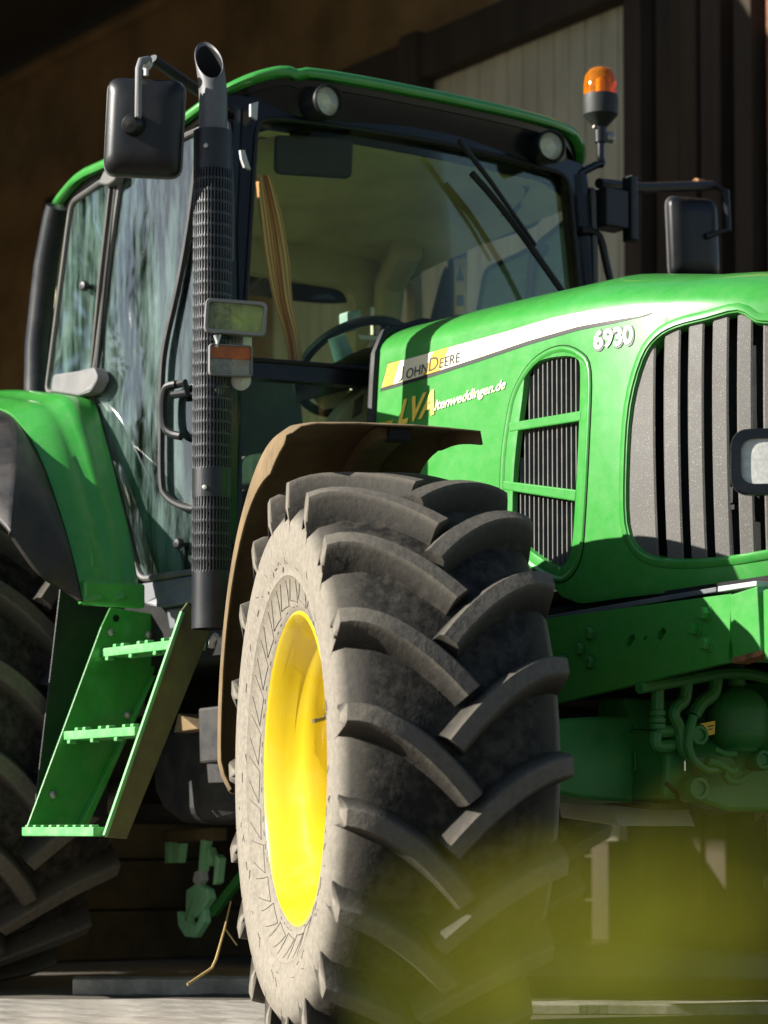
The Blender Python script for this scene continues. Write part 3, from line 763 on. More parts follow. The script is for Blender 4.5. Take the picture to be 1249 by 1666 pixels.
block('weight_carrier', ((1241, 960), (1330, 934), (1330, 1060), (1243, 1074)), -.42, .42, 'green_paint')
block('side_trim', ((865, 1006), (1165, 955), (1165, 963), (865, 1016)), -.39, -.33, 'blue_grey_plastic', .002)
block('side_trim', ((1168, 954), (1231, 945), (1231, 953), (1168, 963)), -.39, -.33, 'pale_metal', .002)
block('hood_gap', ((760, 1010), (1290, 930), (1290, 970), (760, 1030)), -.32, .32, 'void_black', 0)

# ---------------------------------------------------------------- front axle, casting, suspension accumulator, pipes
m = MB()
m.rings([[(x*k, yy, .70+z*k) for x, z in ((-.12, -.1), (.12, -.1), (.13, .02), (.09, .11), (-.09, .11), (-.13, .02))] for yy, k in ((-.74, .7), (-.6, .75), (-.45, 1), (-.2, 1.15), (.2, 1.15), (.45, 1), (.6, .75), (.74, .7))], True, True, True)
AX = m.build('front_axle', 'green_cast', T, smooth=30, bevel=.01)
m = MB(); m.lathe([(-.16, .07), (-.16, .10), (.16, .10), (.16, .07)], (0, -.80, .705), (0, 0, 1), 20, True, True); m.build('steering_knuckle', 'green_cast', AX)
m = MB(); m.tube([(-.2, -.75, .62), (-.2, .75, .62)], .022, 10); m.build('tie_rod', 'pale_metal', AX)
b1 = block('axle_bracket', ((895, 1187), (1062, 1187), (1085, 1230), (1080, 1300), (1000, 1305), (895, 1286)), -.3, .1, 'green_cast', .012)
block('bracket_post', ((970, 1186), (972, 1135), (1015, 1135), (1036, 1187)), -.28, -.1, 'green_cast', .008, b1)
m = MB(); e = [tuple(ony(-.304, *p)[[0, 2]]) for p in rnd([(1002, 1222), (1034, 1222), (1034, 1256), (1002, 1256)], 8, 4)]
m.tube([(a, -.304, b) for a, b in e], .004, 6, closed=True); m.build('cast_boss', 'green_cast', b1)
block('axle_lower_plate', ((905, 1284), (1060, 1306), (1060, 1318), (905, 1298)), -.3, .05, 'siding', .004, b1)
block('axle_lower_plate', ((908, 1300), (995, 1310), (1008, 1344), (912, 1330)), -.25, .02, 'pale_metal', .004, b1)
ac = onx(.25, 1199, 1176); ya = ac[1]
A = MB(); rr = .083
A.lathe([(-.125, .02), (-.10, .03), (-.083, .045), (-.075, .062)]+[(-.022-rr*math.sin(t)*.75, rr*math.cos(t)) for t in np.linspace(.8, 0, 6)]+[(.022+rr*math.sin(t)*.9, rr*math.cos(t)) for t in np.linspace(0, 1.35, 9)]+[(.10, .024), (.125, .022), (.15, .022)], ac, (0, 0, 1), 32, True, True)
ACC = A.build('accumulator', 'green_cast', T, smooth=45)
A = MB(); A.lathe([(-.0235, rr+.0002), (-.0235, rr+.0025), (-.0215, rr+.0025), (-.0215, rr+.0002)], ac, (0, 0, 1), 32); A.lathe([(.0215, rr+.0002), (.0215, rr+.0025), (.0235, rr+.0025), (.0235, rr+.0002)], ac, (0, 0, 1), 32); A.build('weld_seam', 'green_cast', ACC)
# its yellow warning plate
xs = ac[0]+.03
pl = plane_fn(onx(xs, 1136, 1200), onx(xs, 1163, 1194.5)-onx(xs, 1136, 1200), onx(xs, 1137, 1178)-onx(xs, 1136, 1200))
m = MB(); m.prism([(0, 0), (1, 0), (1, 1), (0, 1)], pl, 0, -.002); SG = m.build('warning_plate', 'sticker', ACC, smooth=0)
m = MB(); m.prism([(.1, .18), (.46, .18), (.28, .85)], pl, .001, .0005); m.prism([(.55, .62), (.9, .62), (.9, .72), (.55, .72)], pl, .001, .0005); m.prism([(.6, .4), (.85, .4), (.85, .48), (.6, .48)], pl, .001, .0005); m.build('warning_triangle', 'decal_black', ACC, smooth=0)
def pipe(P, r, name='hydraulic_pipe', mat='green_cast', x=None, par=None):
    m = MB(); Q = cat([onx(x, *p) if x is not None and len(p) == 2 else np.array(p) for p in P], 6); m.tube(Q, r, 10); return m.build(name, mat, par or T)
X = ac[0]+.04
pipe([(1040, 1119), (1110, 1107), (1170, 1096), (1215, 1096), (1262, 1106)], .016, x=X)
pipe([(1070, 1115), (1070, 1160), (1071, 1185), (1078, 1190), (1110, 1187)], .017, x=X-.02)
m = MB()
for py in (1160, 1172, 1182): m.lathe([(-.008, .017), (-.006, .022), (.006, .022), (.008, .017)], onx(X-.02, 1070, py), (0, 0, 1), 12)
m.build('pipe_union', 'green_cast', T)
pipe([(1068, 1193), (1066, 1206), (1072, 1214), (1095, 1212), (1108, 1200)], .017, x=X-.02)
pipe([(1118, 1110), (1114, 1138), (1100, 1152), (1097, 1165), (1106, 1185), (1110, 1215), (1118, 1232)], .016, x=X)
pipe([(1165, 1104), (1160, 1128), (1140, 1145), (1128, 1165)], .019, x=X-.02)
pipe([(1128, 1165), (1122, 1190), (1120, 1215), (1130, 1238), (1150, 1252), (1165, 1252)], .013, x=X+.02)
pipe([(1150, 1238), (1170, 1243), (1190, 1256), (1196, 1250)], .012, x=X+.03)
pipe([(1178, 1258), (1186, 1270), (1200, 1272), (1215, 1264)], .010, x=X+.03)
pipe([(1162, 1218), (1180, 1226), (1197, 1226)], .008, x=X+.05)
for px, py, rd in ((1240, 1236, .03), (1135, 1283, .035), (1136, 1196, .03)):
    m = MB(); m.lathe([(-.06, rd), (.0, rd), (.012, rd*.8), (.012, rd*.55), (.004, rd*.5), (.004, .001)], onx(X+.02, px, py), (1, -.2, 0), 18); m.build('pipe_fitting', 'green_cast', T, smooth=40)
lw = [onx(X-.03, *p)[1:] for p in ((1118, 1268), (1180, 1262), (1300, 1256), (1300, 1322), (1180, 1320), (1130, 1300), (1114, 1284))]
m = MB(); m.prism([tuple(p) for p in lw], lambda a, b, t: (t, a, b), X-.03, X-.16); m.build('suspension_casting', 'green_cast', T, smooth=0, bevel=.012)
for k, dy in enumerate((0, 12, 22)):
    pipe([(1088-dy*.2, 1296-dy), (1104, 1306-dy*.6), (1135, 1318-dy*.3), (1180, 1322)], .006, 'hydraulic_hose', 'black_rubber', x=X-.05+.01*k)
m = MB(); m.tube([onx(X, 1114, 1225), onx(X, 1114, 1254)], .004, 8); m.build('rod_end', 'chrome', T)
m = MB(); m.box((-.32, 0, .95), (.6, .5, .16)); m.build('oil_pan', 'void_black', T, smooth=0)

# ================================================================== CAB
CS = Curtain([(-2.25, -.82), (-1.75, -.835), (-1.45, -.79), (-1.2, -.70)])
def cp(P, off=0.): return [CS.pt(*CS.pix(a, b, off), off) for a, b in P]
CF = MB
def wx(y, z): return -1.115-.19*(y/.7)**2*.55-(z-2.3)*.06
wfn = lambda y, z, t: np.array([wx(y, z)+t, y, z])
# front frame: pillars, header and crossbar
m = MB()
outer = rnd([(-.735, 1.25), (.735, 1.25), (.70, 2.72), (-.70, 2.72)], .03)
h1 = rnd([(-.672, 1.915), (.672, 1.915), (.605, 2.662), (-.605, 2.662)], [.02, .02, .06, .06])
h2 = rnd([(-.685, 1.35), (.685, 1.35), (.675, 1.86), (-.675, 1.86)], .03)
panel(m, outer, [h1, h2], wfn, .05, .12, .06); FF = m.build('cab_front_frame', 'black_gloss', T, smooth=30, bevel=.005)
m = MB(); panel(m, h1, [], lambda y, z, t: wfn(y, z, t-.02), .004, .15); m.build('windscreen', 'windscreen_glass', T)
m = MB(); panel(m, h2, [], lambda y, z, t: wfn(y, z, t-.02), .004, .15); m.build('lower_window', 'windscreen_glass', T)
m = MB(); L = resamp(h1, .04); m.tube([wfn(a, b, .004) for a, b in L], .007, 6, closed=True); m.build('windscreen_seal', 'black_rubber', FF)

# right side: rear quarter glass, door
def tubepx(name, P, r, mat, par, off=.01, k=6, n=8, closed=False, flat=None):
    m = MB(); m.tube(cat(cp(P, off), k, closed), r, n, closed=closed, flat=flat); return m.build(name, mat, par)
for s in (-1, 1):
    def S(m): return m.mirror(1) if s > 0 else m
    m = MB(); m.tube(cp([(40, 652), (52, 560), (66, 430), (80, 352), (84, 335)], -.02), [.042, .041, .04, .038, .036], 14); S(m).build('corner_pillar', 'pillar_black', T)
    q = [CS.pix(*p) for p in ((118, 330), (186, 287), (150, 622), (78, 640))]
    QG = MB(); panel(QG, rnd(q, .03), [], lambda a, b, t: CS.pt(a, b, t), .004, .2); QG = S(QG).build('quarter_window', 'side_glass' if s < 0 else 'far_glass', T)
    m = MB(); m.tube([CS.pt(a, b, .004) for a, b in resamp(rnd(q, .035), .04)], .009, 8, closed=True); S(m).build('frame', 'seal_grey', QG)
    D = empty('door', (0, 0, 0), T)
    dq = [CS.pix(*p) for p in ((200, 281), (312, 218), (372, 190), (384, 480), (380, 760), (372, 925), (308, 932), (230, 944), (205, 850), (175, 740), (150, 640), (163, 560), (183, 400))]
    dq = rnd(dq, [.03, 0, .04, 0, 0, .05, 0, .04, .1, .1, .03, .1, 0])
    m = MB(); panel(m, dq, [], lambda a, b, t: CS.pt(a, b, t), .005, .2); S(m).build('glass', 'side_glass' if s < 0 else 'far_glass', D)
    m = MB(); m.tube([CS.pt(a, b, .004) for a, b in resamp(dq, .04)], .010, 8, closed=True); S(m).build('seal', 'seal_grey', D)
    m = MB(); m.tube(cat(cp([(326, 250), (313, 360), (296, 460), (274, 560), (268, 620), (267, 700), (268, 785), (276, 808), (296, 822), (322, 828), (368, 829)], .012), 6), .011, 8); S(m).build('glass_edge', 'black_rubber', D)
    for dx in (0, 9):
        m = MB(); m.tube(cp([(186+dx, 290), (168+dx, 450), (152+dx, 618)], .012), .006, 6); S(m).build('seal', 'black_rubber' if dx else 'seal_grey', D)
    hd = cat(cp([(300, 628), (284, 634), (279, 660), (281, 695), (292, 708), (308, 712)], .035), 6)
    m = MB(); m.tube(hd, .013, 10); m.tube(cp([(286, 632), (312, 625), (316, 642), (292, 645)], .03), .012, 8); S(m).build('handle', 'black_plastic', D)
    for nm, P, dd in (('hinge', ((176, 303), (186, 279), (207, 279), (205, 296), (192, 306)), .04), ('hinge', ((105, 640), (108, 612), (150, 606), (175, 600), (182, 618), (170, 640), (150, 647)), .05)):
        q2 = [CS.pix(*p) for p in P]; m = MB()
        m.prism(rnd(q2, .012, 3), lambda a, b, t: CS.pt(a, b, t), .004, dd); S(m).build(nm, 'seal_grey' if dd < .045 else 'grey_plastic', D, smooth=0, bevel=.006)
    for px, py in ((146, 467), (299, 885)):
        m = MB(); c = CS.pt(*CS.pix(px, py)); n3 = np.array([*CS.n(.8), 0]); m.lathe([(-.01, .008), (.012, .008), (.016, .017), (.028, .017), (.033, .012), (.034, .001)], c, n3, 14); S(m).build('knob', 'black_plastic', D)
    q3 = [CS.pix(*p) for p in ((232, 950), (310, 938), (385, 928), (385, 975), (310, 982), (262, 988), (240, 984))]
    m = MB(); m.prism(q3, lambda a, b, t: CS.pt(a, b, t), -.06, .012); S(m).build('door_sill', 'blue_grey_plastic', T, smooth=0, bevel=.006)
    m = MB(); m.prism([CS.pix(*p) for p in ((262, 990), (312, 984), (385, 976), (385, 1010), (312, 1018), (268, 1024))], lambda a, b, t: CS.pt(a, b, t), -.12, -.02); S(m).build('sill_step', 'blue_grey_plastic', T, smooth=0, bevel=.006)
    m = MB(); m.tube([(-1.2, s*-.0+(-.71), z) for z in (1.25, 1.9)]+[(-1.23, -.70, 2.3), (-1.25, -.67, 2.68)], .035, 10); S(m).build('front_pillar', 'black_gloss', T)

# interior
m = MB(); m.box((-1.7, 0, 1.2), (1.05, 1.44, .06)); m.box((-2.28, 0, 1.5), (.06, 1.5, .6)); m.build('cab_floor', 'grey_plastic', T, smooth=0)
m = MB(); panel(m, [(-.76, 1.7), (.76, 1.7), (.74, 2.58), (-.74, 2.58)], [rnd([(-.68, 1.80), (.45, 1.80), (.45, 2.45), (-.68, 2.45)], .06), rnd([(.62, 1.8), (.72, 1.8), (.71, 2.5), (.62, 2.5)], .03)], plane_fn((-2.22, 0, 0), (0, 1, 0), (0, 0, 1)), .05, .2); m.build('rear_frame', 'cream_trim', T, smooth=30, bevel=.012)
m = MB(); m.box((-2.25, -.1, 2.15), (.005, 1.12, .7)); m.build('rear_window', 'windscreen_glass', T, smooth=0)
m = MB(); m.tube([(-2.20, .56, 1.75), (-2.19, .56, 2.3), (-2.15, .55, 2.46), (-2.0, .52, 2.56)], [.05, .05, .055, .06], 10); m.build('pillar_trim', 'cream_trim', T)
hl_ = []
for x in np.linspace(-1.27, -2.24, 16):
    r = []
    for y in np.linspace(-.66, .66, 21):
        f = (x+1.17)/-1.07
        r.append((x, y, 2.640-.08*f**1.5+.02*(1-(y/.74)**2)-.06*max(0, abs(y)-.56)/.1 - .025*math.exp(-((x+1.75)/.12)**2-((y+.15)/.3)**2)))
    hl_.append(r)
m = MB(); m.grid(hl_); m.build('headliner', 'headliner', T, smooth=60, solid=.01)
m = MB(); m.tube([(-2.22, .63, 2.555), (-1.8, .635, 2.59), (-1.28, .63, 2.63)], .02, 8); m.build('grab_rail', 'black_plastic', T)
m = MB(); m.tube([(-2.1, .80, 1.75), (-2.08, .80, 2.6)], .035, 10); BP = m.build('door_pillar', 'black_plastic', T)
m = MB(); fn = plane_fn((-2.04, .755, 2.36), (.03, .03, 0), (0, 0, .2)); m.prism([(0, 0), (1, 0), (1, 1), (0, 1)], fn, .0, .003); m.build('warning_sticker', 'sticker', BP, smooth=0)
m = MB(); m.prism([(.15, .6), (.85, .6), (.5, .9)], fn, .0035, .004); m.prism([(.2, .15), (.8, .15), (.8, .35), (.2, .35)], fn, .0035, .004); m.build('sticker_print', 'decal_black', BP, smooth=0)
# steering wheel and column
sw = np.array([-1.62, .04, 2.03]); ax = np.array([.55, 0, -1.]); ax = np.array([-.62, 0, .78]); rr_, uu_, ff_ = frame_of(ax)
SWm = MB(); SWm.tube([sw+.205*(math.cos(t)*rr_+math.sin(t)*uu_) for t in np.linspace(0, 2*math.pi, 48, endpoint=False)], .016, 10, closed=True); SW = SWm.build('steering_wheel', 'black_plastic', T)
m = MB()
for a in (R(90), R(210), R(330)): m.tube([sw-ff_*.04, sw+.2*(math.cos(a)*rr_+math.sin(a)*uu_)], [.025, .014], 8)
m.lathe([(-.06, .05), (-.02, .055), (-.01, .001)], sw, ff_, 16); m.build('spokes', 'black_plastic', SW)
m = MB(); m.tube([sw-ff_*.05, sw-ff_*.6], [.05, .09], 12); m.build('steering_column', 'cream_panel', T)
m = MB()
for y in np.linspace(0, 1, 9):
    pass
rows = []
for x, h in ((-1.17, -.02), (-1.2, .05), (-1.3, .085), (-1.42, .06), (-1.46, .0)):
    rows.append([(x, .05+.36*math.cos(a), 1.86+(.11+h)*math.sin(a)) for a in np.linspace(0, math.pi, 17)])
m.grid(rows); m.build('dashboard', 'black_plastic', T, smooth=50, solid=.01)
fnc = plane_fn(onx(-1.36, 535, 610), onx(-1.36, 577, 610)-onx(-1.36, 535, 610), onx(-1.36, 535, 690)-onx(-1.36, 535, 610))
def ip(name, P, x, d, mat, **k):
    m = MB(); q = [tuple(onx(x, *p)[1:]) for p in P]; m.prism(q, lambda a, b, t: (x+t, a, b), 0, -d); return m.build(name, mat, T, smooth=0, bevel=.006, **k)
ip('console', ((548, 611), (582, 611), (556, 662), (536, 640)), -1.33, .1, 'cream_panel')
ip('console_panel', ((601, 622), (604, 700), (538, 700), (556, 672), (578, 645)), -1.22, .08, 'cream_panel')
ip('console_grille', ((594, 640), (590, 672), (573, 682), (578, 652)), -1.214, .01, 'grey_plastic')
ip('switch_box', ((565, 507), (588, 503), (590, 528), (578, 538), (566, 536)), -1.55, .05, 'teal_plastic')
m = MB(); m.tube([onx(-1.45, 548, 548), onx(-1.45, 562, 588)], [.03, .032], 14); m.tube([onx(-1.45, 556, 570), onx(-1.45, 566, 600)], .034, 14); m.build('control_lever', 'teal_plastic', T)
m = MB(); m.tube([onx(-1.5, 606, 500), onx(-1.5, 607, 545)], .008, 6); m.build('hand_brake', 'cream_panel', T)
m = MB(); pn = plane_fn(onx(-1.38, 585, 545), onx(-1.38, 640, 548)-onx(-1.38, 585, 545), onx(-1.38, 590, 553)-onx(-1.38, 585, 545)); m.prism([(0, 0), (1, 0), (1, 1), (0, 1)], pn, 0, .01); m.build('instrument_cover', 'cream_panel', T, smooth=0, bevel=.003)
# seat
m = MB(); m.prism(rrect(.46, .48, .08), lambda a, b, t: (-1.95+b, a-.05, 1.62+t), 0, .12); SE = m.build('seat', 'seat_cloth', T, smooth=0, bevel=.03, seg=3)
m = MB(); m.prism(rrect(.44, .42, .1), lambda a, b, t: (-2.16+t-.15*b, a-.05, 1.90+b), -.05, .05); m.build('seat_back', 'seat_cloth', SE, smooth=0, bevel=.03, seg=3)
m = MB(); m.box((-1.95, -.33, 1.86), (.34, .07, .07)); m.build('armrest', 'cream_trim', SE, smooth=0, bevel=.02)
m = MB(); m.box((-1.95, -.05, 1.42), (.3, .3, .4)); m.build('seat_base', 'black_plastic', SE, smooth=0, bevel=.02)
m = MB(); m.prism([tuple(ony(-.5, *p)[[0, 2]]) for p in ((222, 640), (250, 620), (262, 780), (268, 880), (232, 860), (225, 740))], lambda a, b, t: (a, t, b), -.5, -.42); m.build('side_console', 'cream_panel', T, smooth=0, bevel=.02)
# striped cloth hanging inside the windscreen
nodes = MAT['petal']
mc = bpy.data.materials.new('striped_cloth'); mc.use_nodes = True; ntc = mc.node_tree; bb = ntc.nodes['Principled BSDF']; bb.inputs['Roughness'].default_value = .9
at = nd(ntc, 'ShaderNodeAttribute', attribute_name='across'); wv = math_(ntc, 'FRACT', math_(ntc, 'MULTIPLY', at.outputs['Fac'], 1.0), 0)
sn = nd(ntc, 'ShaderNodeMath', operation='SINE'); mu = nd(ntc, 'ShaderNodeMath', operation='MULTIPLY'); mu.inputs[1].default_value = 42; ntc.links.new(at.outputs['Fac'], mu.inputs[0]); ntc.links.new(mu.outputs[0], sn.inputs[0])
ntc.links.new(mix(ntc, ramp(ntc, sn.outputs[0], -.2, .3), (.88, .52, .26), (.52, .22, .10)), bb.inputs['Base Color']); MAT['striped_cloth'] = mc
m = MB(); rows = []; dd = []
for i, (px, py, wd) in enumerate(cat([(428, 285, 22), (440, 350, 34), (450, 420, 38), (460, 490, 30), (474, 545, 24), (482, 600, 22)], 5)):
    r = []
    for u in np.linspace(0, 1, 13):
        p = onx(-1.34+.012*math.sin(u*9+i*.1), px-wd/2+wd*u, py); r.append(p); dd.append(u)
    rows.append(r)
m.grid(rows); m.d = dd
clo = m.build('striped_cloth', 'striped_cloth', loc=tuple(onx(-1.34, 430, 290)), smooth=60, solid=.003, attr='across'); tag(clo, 'orange and brown striped cloth hanging behind the windscreen', 'cloth')

# ---------------------------------------------------------------- roof
rcx, rax, ray_ = -1.835, .705, .757
def redge(ph, k=1., n=5.5):
    c, s = math.cos(ph), math.sin(ph); return rcx+rax*k*math.copysign(abs(c)**(2/n), c)+.05*k*(1-(abs(s)**(2/n))**2)*(c > 0), ray_*k*math.copysign(abs(s)**(2/n), s)
def rz(x, y):
    z = 2.655+.115*min(1, max(0, (x+1.50)/.36))**1.2*(1-min(1, abs(y)/.83)**9)
    z -= .15*min(1, max(0, (-2.06-x)/.42))**1.25
    z += .035*min(1, max(0, (x+1.75)/.5))
    return z-.010*math.exp(-((y+.52)/.012)**2)*(x > -1.2)
PH = np.linspace(0, 2*math.pi, 200, endpoint=False)
def rring(k, dz): return [(*redge(p, k), rz(*redge(p, 1))*min(1, k+.1)+2.70*(1-min(1, k+.1))+dz) for p in PH]
m = MB(); m.rings([rring(.965, -.026), rring(.992, -.024), rring(1, -.013), rring(.997, -.003), rring(.985, .006), rring(.95, .016), rring(.8, .035), rring(.5, .05), rring(.01, .05)], True)
RF = m.build('cab_roof', 'green_paint', T, smooth=50)
def rlow(k, zf, zsd):
    out = []
    for p in PH:
        x, y = redge(p, k); f = min(1, max(0, (x+1.5)/.3)); out.append((x, y, zsd+(zf-zsd)*f-.13*min(1, max(0, (-2.0-x)/.5))))
    return out
m = MB(); m.rings([rring(.962, -.018), rring(.955, -.045), rlow(.945, 2.76, 2.62), rlow(.93, 2.71, 2.57), rlow(.90, 2.662, 2.555), rlow(.78, 2.66, 2.60)], True)
FA = m.build('roof_fascia', 'black_gloss', T, smooth=40)
for s in (-1, 1):
    c = np.array([-1.095, s*.432, 2.708]); f = np.array([1, s*-.10-.08, -.04])
    E = empty('work_light', tuple(c), T)
    m = MB(); m.lathe([(-.10, .04), (-.06, .050), (-.01, .0525), (.012, .051), (.016, .047), (.010, .0435), (.0, .043)], c, f, 32, True); m.build('housing', 'black_plastic', E)
    m = MB(); m.lathe([(.004, .0428), (.012, .028), (.015, .001)], c, f, 28); m.build('lens', 'lens_yellow' if 0 else 'lens_clear', E)
    m = MB(); m.lathe([(.0, .0428), (-.02, .03), (-.03, .001)], c, f, 28); m.build('reflector', 'reflector', E)
for y_ in (-.3, .1):
    m = MB(); m.lathe([(-.08, .05), (-.04, .065), (.02, .065), (.03, .05), (.02, .001)], (-2.36, y_, 2.50), (-1, 0, -.1), 20); m.build('rear_lamp', 'black_plastic', T)
# wiper
P = [onx(-1.09, *p) for p in ((738, 232), (790, 300), (862, 402))]
m = MB(); m.tube([p+np.array([.03, 0, 0]) for p in P], [.010, .008, .006], 8); WP = m.build('wiper', 'black_plastic', T)
P = [onx(-1.105, *p) for p in ((763, 283), (800, 325), (850, 390), (911, 476))]
m = MB(); m.tube([p+np.array([.014, 0, 0]) for p in cat(P, 5)], .011, 6); m.build('wiper_blade', 'black_rubber', WP)
# interior mirror
rr, uu, ff = frame_of((.92, -.35, -.15)); c = onx(-1.26, 510, 254)
m = MB(); m.prism(rrect(.245, .125, .025), lambda a, b, t: c+rr*a+uu*b+ff*t, -.012, .012); IM = m.build('interior_mirror', 'black_plastic', T, smooth=0, bevel=.006)
m = MB(); m.tube([c+np.array([-.01, 0, .03]), onx(-1.26, 508, 205)], .012, 8); m.build('stem', 'black_plastic', IM)
# small roof-edge details
m = MB(); m.prism([tuple(onx(-1.3, *p)[1:]) for p in ((374, 184), (386, 180), (384, 210), (374, 204))], lambda a, b, t: (-1.18+t, a, b), 0, -.01); m.build('pillar_clip', 'pale_metal', T, smooth=0)
m = MB(); m.prism([tuple(onx(-1.2, *p)[1:]) for p in ((377, 250), (384, 250), (388, 264), (394, 282), (384, 278), (379, 264))], lambda a, b, t: (-1.15+t, a, b), 0, -.01); m.build('pillar_clip', 'pale_metal', T, smooth=0)

# ---------------------------------------------------------------- exhaust
ex = np.array([-1.03, -.87]); EX = empty('exhaust', (ex[0], ex[1], 1.1), T)
def zex(py): d = ray(340, py); t = (ex[1]-CAM[1])/d[1]; return CAM[2]+d[2]*t
z0, z1, ztop = zex(1024), zex(218), zex(50)
m = MB(); n = 76; rs_ = .0565
def ring(z, r=rs_): return [(ex[0]+r*math.cos(q), ex[1]+r*math.sin(q), z) for q in np.arange(n)*2*math.pi/n]
bands = [(1024, 935, 0), (935, 812, 1), (812, 768, 0), (768, 282, 1), (282, 218, 0)]
for a, b, slots in bands:
    za, zb_ = zex(a), zex(b)
    if not slots:
        m.rings([ring(za), ring(zb_)], True)
    else:
        nr = max(1, round((zb_-za)/.0335)); h = (zb_-za)/nr
        for k in range(nr):
            m.rings([ring(za+k*h), ring(za+k*h+.0075)], True)
            lo, hi = ring(za+k*h+.0075), ring(za+(k+1)*h)
            for j in range(0, n, 2):
                jj = (j+1) % n; m.add([lo[j], lo[jj], hi[jj], hi[j]], [(0, 1, 2, 3)])
SH = m.build('heat_shield', 'exhaust_shield', EX, smooth=40, solid=.003, merge=.0002)
m = MB()
for py in (248, 798): m.lathe([(0, .007), (.004, .007), (.005, .003)], (ex[0]+rs_*.62, ex[1]-rs_*.78, zex(py)), (.62, -.78, 0), 10, False, True)
m.build('screw', 'steel', SH)
m = MB(); m.lathe([(z0+.03, .036), (z1, .036)], (ex[0], ex[1], 0), (0, 0, 1), 24); m.build('muffler', 'soot', EX)
m = MB(); rp = .041; rows = []; toc = (CAM[:2]-ex); toc /= np.linalg.norm(toc); toc = np.array([toc[0]*.97-toc[1]*.1, toc[1]]); toc /= np.linalg.norm(toc)
lean = np.array([-.577, -.8166])*.032
NZ = 14
for i in range(NZ+1):
    f = i/NZ; r = []
    for q in np.arange(32)*2*math.pi/32:
        dx, dy = math.cos(q)*rp, math.sin(q)*rp; front = (dx*toc[0]+dy*toc[1])/rp
        zt = ztop-.028-.075*(front+1)*.86; z = z1-.03+(zt-z1+.03)*f
        l = max(0, (z-z1-.10)/(ztop-z1-.1))**1.5
        r.append((ex[0]+dx*(1-.06*l)+lean[0]*l, ex[1]+dy*(1-.06*l)+lean[1]*l, z))
    rows.append(r)
m.rings(rows, True); m.build('tail_pipe', 'exhaust_pipe', EX, smooth=60, solid=.003)
m = MB(); inner = [[((p[0]-ex[0])*.9+ex[0], (p[1]-ex[1])*.9+ex[1], p[2]-.012) for p in r] for r in rows[3:]]; m.rings(inner, True); m.build('soot_lining', 'soot', EX, smooth=60)
m = MB()
for z in (1.35, 1.95): m.tube([(ex[0]-.0, ex[1]+.05, z), (-1.18, -.72, z)], .016, 8)
m.build('bracket', 'black_plastic', EX)

# lamps beside the exhaust
c = onx(-.945, 384, 516); lamp('marker_work_light', c, (.88, -.47, .02), .178, .100, .07, 'grey_plastic', 'lens_yellow', .010, 'yellowish rectangular work lamp in grey housing beside the exhaust', r=.018, up=(.0, .06, 1))
c = onx(-.955, 376, 586); lamp('indicator_lamp', c, (.93, -.34, .0), .128, .092, .055, 'grey_plastic', 'lens_amber', .005, 'indicator lamp, amber above and clear below', r=.012, split=.55)
m = MB(); m.tube([onx(-.97, 350, 545), onx(-.97, 354, 556), onx(-.97, 352, 565)], .006, 6); m.tube([onx(-.97, 358, 545), onx(-.97, 354, 556)], .005, 6); m.tube([onx(-.99, 370, 540), onx(-.99, 372, 565)], .008, 6)
m.tube([onx(-1.02, 395, 545), onx(-1.03, 395, 600)], .03, 6); m.tube([onx(-1.0, 350, 640), onx(-1.03, 400, 600), (-1.2, -.66, 1.93)], .015, 8); m.build('lamp_bracket', 'pale_metal', T)
m = MB(); cc = onx(-1.0, 392, 618); m.lathe([(-.04, .024), (.0, .030), (.03, .028), (.04, .001)], cc, (.8, -.5, -.25), 16); m.build('side_lamp', 'pale_metal', T)

